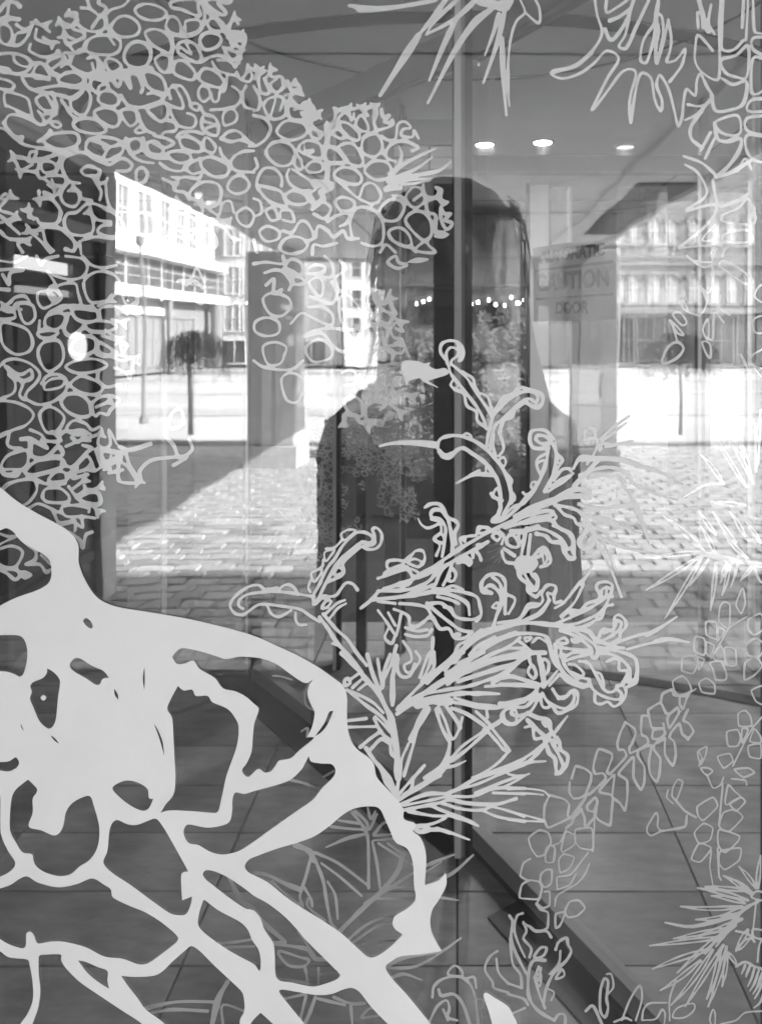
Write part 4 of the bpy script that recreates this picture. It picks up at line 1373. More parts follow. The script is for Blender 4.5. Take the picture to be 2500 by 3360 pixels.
o 36 100,600 270,580
o 36 110,655 350,650
o 40 220,830 300,760 400,690
o 40 300,860 400,760 470,800
o 44 270,840 330,930
o 44 290,880 400,1020 500,1160
o 40 380,980 480,1110 520,1200
o 44 400,1020 440,1130 510,1230
o 30 350,560 430,640 480,700
o 36 340,580 400,700 470,760
o 40 480,770 490,880 530,930
c 40 80,250 110,230 130,270 90,290
o 34 130,240 200,190
o 30 150,310 250,220
o 36 200,330 290,270 360,320
o 50 560,1060 540,1200 500,1300
L
o 16 0,140 120,135 230,150 270,185
o 14 0,165 120,165 230,175
o 14 0,280 120,310 230,340
o 14 0,340 120,345 240,350
T 20 0,40 60,50 140,40
T 20 -20,120 60,80 140,35
@undergrass|grass_blades
K
o 22 745,780 745,600 740,450 710,380 640,290
o 20 820,780 800,620 770,480
o 36 270,500 360,540 390,600
o 20 400,550 550,620 750,770
o 18 440,620 550,700 700,830
o 22 370,580 340,700 300,830 320,900
o 24 400,600 450,730 470,850 500,1000 530,1040
o 18 480,740 530,830 545,980
o 30 10,680 100,700 200,750 300,790
o 20 120,740 210,820 300,890
o 34 560,1060 700,920 800,830 930,680 970,560
o 20 720,880 850,800 1040,680
o 20 760,860 900,780 1050,790
o 18 800,850 1050,845
o 20 620,1110 730,1020 850,970 920,965
o 20 650,1130 800,1030 900,1010
o 18 690,1150 800,1130 930,1120
o 18 810,490 950,580 1030,630
o 18 870,490 980,570
T 28 720,430 600,460 470,515
o 20 500,380 620,395 710,400
o 20 550,340 680,360
o 20 660,280 730,350 750,400 800,300
o 18 780,440 900,430
o 18 780,470 900,460
o 18 740,260 760,330 790,280
o 20 780,430 840,360 880,350
o 20 350,850 350,900 460,990
o 20 330,780 370,850 380,900
o 30 0,930 100,1040 200,1130 130,1140 260,1160 350,1180 400,1240 520,1240
c 20 160,1190 300,1230 360,1250 320,1290 220,1280
o 24 350,1400 340,1330 330,1290
o 20 420,1400 420,1300
o 16 430,1340 550,1335
o 20 160,1370 340,1395
o 18 290,1060 400,1230
o 20 200,1500 330,1470
o 22 340,1480 310,1600 300,1640
o 24 400,1490 360,1600 330,1664
o 22 420,1500 590,1540
o 20 520,1490 630,1530 720,1530
o 20 630,1550 640,1664
c 18 700,1620 760,1560 830,1600 740,1620
o 18 230,75 330,100 420,140
o 16 450,60 520,20
o 16 130,350 190,350
J
o 24 950,1560 1150,1520 1390,1520
o 22 990,1590 1130,1570 1350,1580
o 40 1380,1664 1420,1500 1480,1390
o 20 1450,1664 1450,1540 1590,1580
o 20 1420,1140 1540,1130 1652,1110
o 20 1460,1165 1652,1160
o 30 1490,715 1570,860 1652,920
@undergrass|side_blades
K
T 30 860,1290 950,1240 1100,1210 1220,1190 1345,1105
T 24 880,1300 1050,1290 1220,1200
T 26 900,1360 980,1340 1090,1378
T 26 1110,640 1200,600 1315,558
T 30 1110,755 1280,690 1425,565
T 16 1110,680 1220,610
T 20 1200,840 1330,860
H
o 14 250,1090 180,1070 125,1065
o 14 360,1110 330,1190 345,1260 395,1290
o 16 310,1425 350,1405 345,1460
'''
TR3 = '''
@vine|leaf_outlines
U
o 24 1095,720 1170,770 1185,820 1150,910 1130,940 1140,990 1290,905 1280,850 1240,830 1230,780 1240,665 1300,665
o 24 1095,720 1050,810 1025,900 1035,960 1080,960 1100,1020 960,1170 935,1150 980,1030 970,990 860,955 815,1100 830,1170 900,1165 920,1215 780,1350 755,1330 790,1240 795,1170 740,1125 660,1105 625,1210
o 24 610,1240 605,1330 640,1385 700,1380 750,1350 740,1390 620,1550 590,1530 605,1440 560,1390 430,1355
o 24 1300,665 1330,770 1430,770 1425,730
c 22 1340,790 1425,775 1440,820 1390,865 1330,860
o 24 1300,660 1295,610 1400,550 1450,640 1490,640 1550,590 1560,640 1480,770 1460,690 1480,650
o 24 1405,540 1420,470 1500,435 1520,480 1570,490 1610,490 1640,470 1600,600 1570,560 1570,500
o 24 1440,860 1350,910 1345,960 1400,1040 1390,1180 1365,1240 1310,1170 1300,1050 1320,920 1210,970 1205,1020 1260,1110 1260,1240 1230,1310 1165,1200 1170,1030 1150,1030 1045,1150 1040,1180 1110,1230 1110,1380 1090,1490 1050,1430 1000,1390 980,1360 1000,1180 980,1190 870,1310 880,1335 960,1350 985,1380 975,1500 960,1620 870,1580 830,1540
o 24 1440,860 1440,1000 1510,1100 1535,1000 1520,890 1480,850 1500,800 1565,730 1590,820 1640,860
o 24 1640,870 1690,800 1650,730 1600,700 1640,610
c 24 760,1450 830,1375 850,1420 820,1500 770,1490
o 24 430,1360 390,1450 385,1560 420,1640 540,1590 620,1550
o 24 710,1480 650,1550 620,1610 580,1640
o 24 710,1480 740,1560 745,1640 830,1540 840,1480
@cell|fork_tips
V
Y 26 990,110 1020,80
Y 26 1000,160 1050,150
Y 26 980,210 1040,230
Y 26 960,260 1030,260
Y 26 1060,330 1080,300
Y 26 1110,330 1120,300
Y 26 1160,330 1180,300
Y 26 1230,380 1280,360
Y 26 1250,410 1300,400
Y 26 1290,470 1340,450
Y 26 1320,490 1380,495
Y 26 1350,540 1390,580
Y 26 1420,580 1430,545
Y 26 1450,520 1460,480
Y 26 1520,510 1510,470
Y 26 1580,500 1570,465
Y 26 1620,500 1625,460
Y 26 310,110 260,95
Y 26 330,80 300,60
Y 26 320,170 280,150
Y 26 340,220 310,240
Y 26 120,690 60,680
Y 26 130,720 90,745
Y 26 200,780 240,810
Y 26 190,850 170,870
Y 26 140,940 120,910
Y 26 150,1010 125,1000
Y 26 340,830 320,820
Y 26 410,940 390,920
Y 26 520,1540 590,1555
Y 26 510,1600 560,1620
Y 26 430,1760 480,1740
Y 26 380,1900 440,1880
Y 26 300,1930 370,1900
Y 26 330,2050 390,2030
Y 26 390,2130 440,2110
Y 26 400,2190 430,2220
Y 26 330,2110 370,2080
Y 26 560,2030 600,2090
Y 26 480,1990 470,2030
Y 26 440,1320 480,1300
Y 26 500,1390 540,1400
Y 26 470,1440 510,1470
Y 26 80,1340 20,1330
Y 26 30,860 50,850
Y 26 20,960 70,940
Y 26 60,1040 120,1045
Y 26 150,100 200,110
Y 26 200,170 230,190
Y 26 240,290 280,260
Y 26 740,900 770,870
Y 26 900,900 870,880
Y 26 930,950 990,960
Y 26 720,780 760,800
Y 26 1640,1330 1690,1290
Y 26 1700,1370 1740,1400
Y 26 1690,1500 1740,1490
Y 26 1740,1700 1790,1720
Y 26 1700,1760 1740,1790
Y 26 1560,1830 1600,1850
Y 26 1500,1800 1490,1840
@seacurl|looped_outline
K
o 20 1160,1490 1170,1420 1230,1370 1330,1355 1400,1400 1440,1500 1460,1690
c 18 1260,1340 1300,1285 1345,1310 1350,1355
o 18 1380,1370 1430,1360 1445,1430
o 22 1200,1440 1220,1480 1300,1470 1360,1540 1410,1690
o 18 1140,1650 1190,1550 1250,1510 1270,1560 1260,1620 1320,1640
o 18 1230,1570 1260,1640
o 18 1450,1500 1490,1510 1490,1550
@seacurl|looped_outline
K
o 18 1580,1190 1530,1230 1500,1310 1550,1390 1560,1430 1652,1460
o 16 1575,1240 1590,1330 1652,1400
L
o 20 10,960 30,1000 20,1100 50,1200 110,1320 130,1350
o 18 95,945 60,960 40,1040 60,1120 110,1230
o 20 15,1110 30,1270 80,1340 90,1420
o 18 100,1000 120,1060 100,1110 150,1170 140,1230
c 18 170,1230 210,1170 250,1170 230,1220
o 24 240,1250 170,1250 140,1300 130,1400 140,1500 200,1580 300,1640
o 20 200,1290 180,1360 200,1460 240,1560
o 18 215,1300 200,1380
o 20 310,1180 330,1130 380,1105 390,1150 410,1190 380,1250 300,1330 250,1430 230,1540
o 18 340,1190 330,1270 270,1340
c 16 310,1370 350,1310 365,1350
o 18 0,1400 90,1430
o 22 0,1470 100,1500 130,1540
o 16 20,1600 110,1560
o 20 300,1640 330,1600 370,1610 370,1680
c 14 170,1360 215,1340 205,1420
o 14 250,1430 300,1460 280,1510
o 20 100,1010 140,1030 180,1060 250,1060 280,1100
@seacurl|looped_outline
L
o 22 505,1580 550,1545 590,1620 620,1690
c 20 600,1580 600,1450 625,1370 650,1390 640,1500 650,1560 630,1620
o 14 640,1340 670,1340 685,1420 650,1470
o 14 740,1640 790,1510 855,1415 870,1500 830,1640
o 16 690,1650 760,1625 800,1640
o 14 870,1640 880,1570 920,1530 1030,1525
o 14 880,1640 960,1630 1000,1570 1020,1600 1010,1690
o 14 1050,1640 1050,1500 1090,1380
c 12 1070,1620 1100,1560 1200,1530 1210,1570 1150,1620
c 12 1310,1640 1330,1570 1345,1600 1340,1690
o 12 1380,1664 1480,1640 1540,1590 1652,1580
@vine|leaf_outlines
I
c 12 1375,620 1400,585 1440,600 1440,700 1430,760 1370,710
c 12 1285,715 1350,715 1360,780 1365,830 1290,800
c 12 1215,810 1270,820 1290,880 1270,930 1210,900
c 12 1360,750 1405,770 1360,840
c 12 1285,845 1340,870 1310,940 1280,900
c 12 1135,945 1210,935 1225,1000 1200,1050 1130,1030
c 12 1230,945 1275,960 1240,1025
c 12 1330,930 1385,870 1420,990 1390,970 1350,965
c 12 1410,880 1475,890 1480,995 1410,990
c 12 1310,980 1380,970 1415,1040 1415,1090 1350,1090 1330,1020
c 12 1240,1110 1290,1080 1340,1120 1340,1180 1260,1170
c 12 1070,1100 1130,1065 1170,1100 1190,1160 1110,1190 1080,1160
o 12 1550,680 1500,710 1430,760 1380,850 1320,950
o 10 1220,1150 1180,1180 1120,1300
@vine|leaf_outlines
L
c 12 440,400 540,390 555,470 550,530 470,520 435,470
c 12 345,530 375,415 435,440 430,500 360,545
c 14 135,455 200,405 260,420 280,480 240,560 190,575 150,520
c 14 245,540 270,500 305,520 295,610 245,610
o 14 145,590 100,620 80,700 130,730
c 14 215,690 250,660 285,665 280,750 240,775 210,740
c 14 75,840 90,760 140,730 200,740 220,780 200,850 120,850
o 14 235,805 270,805 270,890 230,910 190,880 210,840
c 12 330,600 340,680 400,650 430,580 360,560
o 12 320,780 320,710 410,690 520,550
o 12 320,790 400,760 440,690
o 12 305,900 310,850 330,820 450,750 500,690 530,620
c 14 370,930 400,870 460,860 500,910 450,960 390,970
c 14 310,1040 310,950 370,940 340,1020
o 14 180,880 210,920 260,940 255,1040 180,1060 110,1010
o 10 390,370 340,480 300,500
o 14 560,270 560,400 550,540
@vinelet|twisted_tendril
L
c 12 1070,130 1100,75 1135,90 1110,170 1090,210 1065,180
o 12 1040,140 1030,190 1070,230
o 18 1090,210 1150,280 1220,320
o 18 1160,310 1150,380 1060,400 990,410
c 12 905,380 960,290 975,320 970,380 990,410 930,440 905,420
I
c 12 1230,1560 1290,1525 1280,1590 1250,1640
o 10 1240,1560 1260,1600 1240,1650
@vineright|leaf_outlines
I
c 12 1480,600 1525,490 1540,590 1515,660
c 12 1560,700 1640,660 1670,750 1600,800 1560,760
c 12 1545,860 1610,820 1670,870 1630,940 1560,930
c 12 1540,980 1610,940 1650,1000 1600,1060 1535,1090
c 12 1580,1160 1652,1130 1680,1190 1652,1250 1610,1230
c 12 1495,1310 1540,1290 1575,1330 1580,1390 1500,1390
c 12 1420,1430 1490,1415 1510,1470 1490,1520 1430,1520
c 12 1520,1410 1560,1415 1520,1500
c 12 1570,1490 1600,1410 1640,1460 1640,1500
c 12 1560,1520 1640,1510 1640,1600 1570,1590
c 12 1360,1590 1440,1570 1460,1620 1400,1664
o 12 1652,1330 1590,1400 1530,1510 1460,1650
L
c 12 1230,250 1330,190 1360,250 1270,340 1235,310
c 12 1210,420 1270,360 1330,390 1310,470 1240,490
c 12 1190,590 1240,490 1320,520 1250,610
c 12 1370,370 1400,290 1470,270 1525,320 1440,410 1390,400
c 12 1365,500 1370,400 1500,440 1490,480 1410,550
c 12 1380,540 1510,520 1500,600 1410,660 1370,620
c 12 1410,210 1430,110 1470,150 1510,190 1420,240
c 12 1440,230 1510,190 1540,220 1480,280
o 12 1290,40 1330,130 1380,110 1400,60
o 12 1450,70 1540,80 1550,110
c 12 1470,10 1560,0 1600,30 1530,60
c 12 1250,0 1290,50 1330,20 1300,0
o 12 1395,100 1370,370
o 12 1320,540 1310,640 1330,760
o 12 1360,520 1370,700 1385,730
@burst|burst_blades
L
L 22 1560,860 1230,780
L 24 1520,900 1120,900
L 22 1560,800 1280,770
L 22 1590,820 1480,730
L 24 1610,780 1500,640
L 24 1620,780 1640,570
L 24 1580,820 1400,700
L 24 1500,950 1220,985
T 30 1480,960 1200,1030 1020,1005
L 26 1450,1040 1075,1110
L 24 1400,1100 920,1155
L 30 1300,1180 940,1305
L 26 1250,1250 990,1445
L 26 1330,1180 1060,1540
L 26 1400,1150 1150,1550
L 22 1380,1180 1290,1500
L 24 1420,1160 1300,1550
L 22 1420,1200 1390,1420
L 26 1480,1020 1100,1330
L 26 1560,1050 1480,1190
L 22 1430,1200 1490,1290
L 22 1540,880 1320,830
L 22 1560,900 1380,960
L 24 1520,980 1240,1090
o 22 1620,870 1560,900 1500,950 1420,1040 1350,1120 1280,1200
o 16 1500,960 1430,1060 1350,1160
c 16 1580,830 1620,800 1670,820 1652,860 1600,850
o 16 1480,1060 1560,1080 1600,1130
o 14 1610,880 1590,1060 1580,1110
c 14 1590,1050 1660,1060 1670,1110 1600,1100
c 14 1480,1180 1540,1120 1570,1110 1520,1170
@burst|fringe
L
o 18 1480,1290 1540,1260 1600,1290 1670,1310
T 20 1540,1280 1530,1310 1515,1340
T 20 1570,1290 1550,1340 1545,1360
T 20 1600,1300 1580,1370 1555,1420
T 20 1630,1310 1600,1400 1570,1450
T 20 1655,1320 1620,1420 1590,1470
T 20 1665,1370 1630,1450 1600,1500
T 20 1670,1440 1640,1520 1595,1560
o 12 1620,1260 1630,1160 1650,1110
@midburst|burst_blades
I
o 36 1260,270 1400,300 1560,330 1670,350
L 24 1260,260 935,300
L 26 1240,290 900,505
L 24 1260,290 1020,690
L 22 1350,330 1315,640
T 24 1300,310 1240,400 1180,480
L 18 1420,330 1380,460
L 20 1440,340 1390,540
T 20 1490,340 1470,420 1445,490
L 20 1600,340 1510,445
L 28 1270,250 1010,30
L 22 1350,280 1250,90
L 24 1350,150 1240,0
L 22 1480,200 1330,0
L 22 1540,160 1440,0
L 22 1550,300 1400,140
L 20 1640,200 1540,60
T 20 1600,360 1630,440 1660,470
F
L 24 1400,1480 1250,1290
L 22 1550,1500 1330,1140
L 22 1590,1480 1500,1150
L 24 1610,1400 1640,1000
L 22 1580,1450 1440,1200
T 26 1400,1480 1280,1490 1140,1570
L 24 1540,1620 1320,1600
L 22 1620,1350 1600,1080
'''
BIG = '''
OUT
D -100,1420 0,1500 110,1590 230,1664 G 370,75 450,125 510,210 515,330 560,450 640,560 760,615 1000,655 1250,700 1500,760 1652,805 H 150,870 300,940 420,1010 520,1080 580,1130 605,1200 605,1320 615,1430 660,1530 770,1620 K 800,60 880,150 970,260 975,330 1040,355 1050,380 1035,410 1080,450 1110,520 1120,600 1110,760! 1200,730 1245,680! 1250,760 1200,860 1160,920 1145,1000 1160,1080 1220,1190! 1100,1210 950,1225 890,1260 855,1295 900,1370 1000,1480 1150,1664 1250,1780! J -100,1780!
HOLE
G -60,120! 0,120 45,105 90,130 140,190 230,245 290,280 330,330 335,420 310,470 240,510 100,560 0,610 -60,640!
HOLE
G -60,800! 0,800 120,802 160,830 180,900 175,980 155,1050 130,1070 90,1050 30,1035 -60,1035!
HOLE
G 310,1015! 360,1050 392,1100 380,1200 365,1350 340,1400 310,1405 260,1360 220,1270 198,1210 210,1170 200,1130 220,1105 280,1080 305,1050
HOLE
G 460,980 490,950 530,955 600,1000 670,1030 712,1078! 670,1085 650,1120 620,1120 560,1080 490,1040 460,1010
HOLE
G 545,700 565,690 595,715 605,745 595,757 570,745 548,720
HOLE
G 1120,940! 1160,895 1200,885 1300,905 1400,935 1470,955 1560,940 1652,945 H 60,955 140,985 220,1040 290,1090 340,1112 385,1088! 358,1130 350,1190 375,1260 395,1300 380,1390 345,1465! 390,1470 300,1545 240,1600 165,1615 140,1650 K 110,22 70,28 30,5 J 1620,55 1590,45 1575,10 G 1600,1640 1635,1560 1645,1450 H 5,1370 30,1300 30,1270 0,1245 G 1600,1200 1530,1165 1450,1145 1400,1080 1300,1020 1260,965 1200,985 1150,985
HOLE
H 517,1292! 490,1300 460,1370 400,1455! 440,1430 480,1380
HOLE
G 1158,1130! 1195,1160 1250,1155 1275,1195 1350,1195 1380,1235 1480,1280 1530,1340 1552,1400 1540,1520 1490,1664 J 1470,60 1440,200 1420,280 1395,292 1250,280 1100,275 1045,292! 1080,235 1130,170 1142,60 G 1138,1640 1130,1480 1120,1340 1090,1280 1110,1220
HOLE
G 940,1008! 930,1080 940,1157! 944,1080
HOLE
G 1002,1375! 1040,1480 1068,1585! 1060,1500 1030,1420
HOLE
G 745,1150! 768,1185 770,1220! 748,1190
HOLE
G 332,1452! 360,1470 387,1505! 355,1485
HOLE
G 138,1375! 158,1422! 140,1400
HOLE
G -60,1625! 0,1625 60,1620 105,1595 127,1630 110,1664 J 100,5 60,22 0,15 -60,10!
HOLE
J 185,75! 240,130 240,160 215,200 215,290 190,380 270,405 350,438 390,420 415,370 430,290 470,230 540,190 588,185 610,240 645,370 645,470 620,550 575,605 520,640 460,690 390,702 300,680 240,640 220,600 210,560 150,548 110,490 70,410 68,300 80,190 110,135
HOLE
J 733,130 790,90 850,82 920,105 962,140 970,195 998,200! 970,260 930,277 860,250 780,190
HOLE
J -60,150! 0,170 5,300 10,430 50,530 100,610 90,650 40,690 -60,730!
HOLE
J 675,615 700,540 712,420 730,360 765,338 830,365 890,370 960,345 1015,330 1060,380 1130,500 1225,672! 1180,690 1185,860! 1250,835! 1240,890 1210,950 1150,955 1100,940 1000,870 850,760 730,680
HOLE
J -60,800! 60,765 130,720 180,705 250,745 380,775 500,755 600,718 680,760 722,790 735,840 830,890 950,940 1060,1010 1155,1095 1150,1130 1050,1210 960,1270 900,1275 800,1240 680,1225 560,1165 420,1130 330,1128 250,1140 225,1090 205,1065 175,1075 165,1165 100,1160 40,1135 0,1110 -60,1080!
HOLE
J 1195,420 1210,375 1240,368 1350,388 1450,372 1495,345 1510,280 1512,210 1530,160 1590,168 1652,150 K 150,110 240,75 310,10 H 335,1630 358,1585! 372,1622 440,1635 505,1640 K 530,15 515,60 440,135 385,205 300,265 150,370 0,478 J 1550,540 1450,562 1370,545 1290,500 1225,485
HOLE
J 1320,690 1340,665 1390,670 1480,710 1600,790 K 0,830 90,880 200,965 290,1060 330,1110 430,1210 540,1320 560,1348 540,1372 470,1400 380,1420 250,1395 165,1380 140,1330 130,1150 70,1050 40,970 0,925 J 1600,915 1500,850 1390,765 1340,725
HOLE
J 1330,858 1420,925 1560,1000 1610,1050 1640,1120 K 30,1180 45,1250 38,1318 J 1652,1275 1550,1220 1450,1160 1340,1080 1290,1020 1295,950 1315,880
HOLE
K 0,580 150,525 300,480 400,440 500,370 570,310 640,268 710,252 790,252 825,275 850,330 890,420 905,460 930,490 990,520 1020,570 1035,640 1040,760 1050,850 1000,910 920,960 900,1010 920,1050 968,1082! 900,1150 830,1205 770,1232 730,1220 680,1175 610,1110 550,1060 430,980 300,900 200,830 100,748 0,695 J 1620,680 1600,660 1593,630 1620,595
HOLE
J 790,1350! 880,1358 1000,1350 1060,1320 1120,1260 1200,1190 1245,1158 1300,1190 1400,1290 1550,1430 1580,1470 1590,1540 1585,1590 1560,1640 1560,1760! 1150,1760! 1070,1660 950,1570 900,1500 830,1410
HOLE
K -20,1664 45,1590! 140,1680 200,1760! -20,1760!
HOLE
J 510,1250! 560,1260 640,1295 700,1320 700,1380 712,1435! 640,1390 570,1330
HOLE
J 255,1225 270,1215 395,1212 400,1250 430,1300 520,1390 650,1480 800,1580 920,1660 1000,1760! 200,1760! 215,1664 250,1560 265,1450 255,1340
HOLE
J -60,1190! 0,1190 60,1230 180,1245 195,1280 215,1400 215,1510 180,1600 135,1664 80,1760! -60,1760!
HOLE
K 165,1455 185,1440 280,1455 400,1475 500,1470 580,1440 640,1430 690,1460 760,1550 870,1664 970,1760! 400,1760! 330,1664 230,1540
OUT
G 266,1208 285,1190 304,1208 285,1226
OUT
K 1490,1480 1510,1460 1560,1490 1652,1550 L 30,1600 60,1664 60,1800! K 1580,1800! 1530,1600
'''
# ------------------------------------------------------------------ vinyl drawings on the glass
ORG = {'A': (0, 0), 'B': (833, 0), 'C': (1666, 0), 'D': (0, 840), 'E': (833, 840), 'F': (1666, 840), 'G': (0, 1680), 'H': (833, 1680), 'I': (1666, 1680), 'J': (0, 2520), 'K': (833, 2520), 'L': (1666, 2520)}
SS = 834/1652
ORG.update({'M': (700, 1620), 'N': (1220, 1080), 'O': (1240, 1620), 'P': (1640, 1620), 'Q': (1640, 1200), 'S': (1100, 2140), 'U': (1640, 2100)})
ORG['V'] = (0, 0)
SCL = {k: (620/1652 if k in 'MNOPQSU' else SS) for k in ORG}; SCL['V'] = 1250/1652
def parse_pts(toks, cur):
    out = []; cor = []
    for t in toks:
        if len(t) == 1 and t in ORG: cur = t; continue
        c = t.endswith('!'); t = t.rstrip('!'); a, b = t.split(','); o = ORG[cur]; s = SCL[cur]
        out.append((o[0]+float(a)*s, o[1]+float(b)*s)); cor.append(c)
    return np.array(out), cor, cur
def spline(P, closed, n=4, corners=None, soft=1.0):
    P = np.asarray(P, float); m = len(P)
    if m < 3 and not closed: 
        return np.array([P[0]+(P[-1]-P[0])*i/n for i in range(n+1)])
    out = []
    segs = m if closed else m-1
    for i in range(segs):
        p1 = P[i]; p2 = P[(i+1) % m]
        p0 = P[(i-1) % m] if (closed or i > 0) else 2*p1-p2
        p3 = P[(i+2) % m] if (closed or i+2 < m) else 2*p2-p1
        d = np.linalg.norm(p2-p1)
        t1 = (p2-p0)*.5*soft; t2 = (p3-p1)*.5*soft
        for t in (t1, t2):
            l = np.linalg.norm(t)
            if l > d*1.1: t *= d*1.1/l
        if corners is not None:
            if corners[i]: t1 = (p2-p1)*.4
            if corners[(i+1) % m]: t2 = (p2-p1)*.4
        for j in range(n):
            s = j/n; s2 = s*s; s3 = s2*s
            out.append((2*s3-3*s2+1)*p1+(s3-2*s2+s)*t1+(-2*s3+3*s2)*p2+(s3-s2)*t2)
    if not closed: out.append(P[-1])
    return np.array(out)
def resample(P, step):
    d = np.r_[0, np.cumsum(np.linalg.norm(np.diff(P, axis=0), axis=1))]; n = max(2, int(d[-1]/step)+1); q = np.linspace(0, d[-1], n)
    return np.c_[np.interp(q, d, P[:, 0]), np.interp(q, d, P[:, 1])], d[-1]
drng = random.Random(11)
H_ = 2.2
class Field:
    """distance field of one drawing, in photograph pixels; strokes melt softly into each other like cut film"""
    def __init__(s): s.items = []; s.k = 3.2
    def stroke(s, P, r): s.items.append(('s', np.asarray(P), np.asarray(r, float)*np.ones(len(P))))
    def fill(s, P): s.items.append(('f', np.asarray(P), None))
    def mesh(s):
        mn = np.min([it[1].min(0) for it in s.items], 0)-24; mx = np.max([it[1].max(0) for it in s.items], 0)+24
        nx = int((mx[0]-mn[0])/H_)+2; ny = int((mx[1]-mn[1])/H_)+2
        G = np.full((ny, nx), 50.0)
        gx = mn[0]+np.arange(nx)*H_; gy = mn[1]+np.arange(ny)*H_
        for kind, P, r in s.items:
            pad = 16 if kind == 'f' else 16+float(r.max())
            i0 = max(0, int((P[:, 0].min()-pad-mn[0])/H_)); i1 = min(nx, int((P[:, 0].max()+pad-mn[0])/H_)+2)
            j0 = max(0, int((P[:, 1].min()-pad-mn[1])/H_)); j1 = min(ny, int((P[:, 1].max()+pad-mn[1])/H_)+2)
            Lc = np.full((j1-j0, i1-i0), 50.0)
            Q = np.vstack([P, P[:1]]) if kind == 'f' else P
            for a in range(len(Q)-1):
                p, q = Q[a], Q[a+1]; ra, rb = (0, 0) if kind == 'f' else (r[a], r[a+1]); pd = 14+max(ra, rb)
                u0 = max(i0, int((min(p[0], q[0])-pd-mn[0])/H_)); u1 = min(i1, int((max(p[0], q[0])+pd-mn[0])/H_)+2)
                v0 = max(j0, int((min(p[1], q[1])-pd-mn[1])/H_)); v1 = min(j1, int((max(p[1], q[1])+pd-mn[1])/H_)+2)
                if u1 <= u0 or v1 <= v0: continue
                X = gx[u0:u1][None, :]-p[0]; Y = gy[v0:v1][:, None]-p[1]; dx, dy = q-p; l2 = dx*dx+dy*dy+1e-9
                t = np.clip((X*dx+Y*dy)/l2, 0, 1); d = np.sqrt((X-t*dx)**2+(Y-t*dy)**2)-(ra+(rb-ra)*t)
                sub = Lc[v0-j0:v1-j0, u0-i0:u1-i0]; np.minimum(sub, d, out=sub)
            if kind == 'f':
                X = gx[i0:i1][None, :]; Y = gy[j0:j1][:, None]; ins = np.zeros(Lc.shape, bool)
                for a in range(len(P)):
                    p, q = P[a], P[(a+1) % len(P)]
                    if p[1] == q[1]: continue
                    ins ^= ((p[1] > Y) != (q[1] > Y)) & (X < (q[0]-p[0])*(Y-p[1])/(q[1]-p[1])+p[0])
                Lc = np.where(ins, -Lc, Lc)
            S = G[j0:j1, i0:i1]; k = s.k
            h = np.clip(k-np.abs(S-Lc), 0, None)/k
            G[j0:j1, i0:i1] = np.minimum(S, Lc)-h*h*k*.25
        return march(G, mn)
CASES = {}
def _cases():
    cor = [(0, 1, 2, 3)]
    for c in range(1, 16):
        poly = []
        for i in range(4):
            a = (c >> i) & 1; b = (c >> ((i+1) % 4)) & 1
            if a: poly.append(i)
            if a != b: poly.append(4+i)
        CASES[c] = poly
_cases()
def march(G, mn):
    ny, nx = G.shape; I = G < 0
    cid = -np.ones((ny, nx), int); hid = -np.ones((ny, nx), int); vid = -np.ones((ny, nx), int); V = []
    js, is_ = np.nonzero(I); cid[js, is_] = np.arange(len(js)); V.append(np.c_[is_, js].astype(float)); n = len(js)
    e = I[:, :-1] != I[:, 1:]; js, is_ = np.nonzero(e); t = G[js, is_]/(G[js, is_]-G[js, is_+1]); hid[js, is_] = n+np.arange(len(js)); V.append(np.c_[is_+t, js]); n += len(js)
    e = I[:-1] != I[1:]; js, is_ = np.nonzero(e); t = G[js, is_]/(G[js, is_]-G[js+1, is_]); vid[js, is_] = n+np.arange(len(js)); V.append(np.c_[is_, js+t]); n += len(js)
    V = np.vstack(V)*H_+mn
    c = I[:-1, :-1]*1+I[:-1, 1:]*2+I[1:, 1:]*4+I[1:, :-1]*8
    faces = []
    for k in range(1, 16):
        js, is_ = np.nonzero(c == k)
        if not len(js): continue
        cols = []
        for p in CASES[k]:
            cols.append({0: lambda: cid[js, is_], 1: lambda: cid[js, is_+1], 2: lambda: cid[js+1, is_+1], 3: lambda: cid[js+1, is_], 4: lambda: hid[js, is_], 5: lambda: vid[js, is_+1], 6: lambda: hid[js+1, is_], 7: lambda: vid[js, is_]}[p]())
        faces += np.stack(cols, 1).tolist()
    return V, faces
def to_pane(V, y):
    d = DG+y; return np.c_[(V[:, 0]-VX)*d/F, np.full(len(V), y), HC-(V[:, 1]-VY)*d/F]
def add_mesh(name, V, faces, m, parent):
    me = bpy.data.meshes.new(name); me.from_pydata(V.tolist(), [], faces); me.update(); me.materials.append(m)
    o = bpy.data.objects.new(name, me); COL.objects.link(o)
    o.parent = parent; return o
def wob(n, amt):
    a = [drng.uniform(-1, 1) for _ in range(n+4)]; return np.array([1+amt*(a[i]+2*a[i+1]+a[i+2])/3 for i in range(n)])
def blade(fd, P, wdt):
    a, b = P[0], P[-1]; d = b-a; L = np.linalg.norm(d); n = np.array([-d[1], d[0]])/L; hw = wdt*.5
    bend = n*L*drng.uniform(-.03, .03)
    up = np.array([a+n*hw*.3, a+d*.35+n*hw+bend, a+d*.7+n*hw*.7+bend, b]); dn = np.array([a-n*hw*.3, a+d*.35-n*hw+bend, a+d*.7-n*hw*.7+bend, b])
    for e in (up, dn):
        E = spline(e, False, 6); fd.stroke(E, np.linspace(3.2, 2.4, len(E))*wob(len(E), .3))
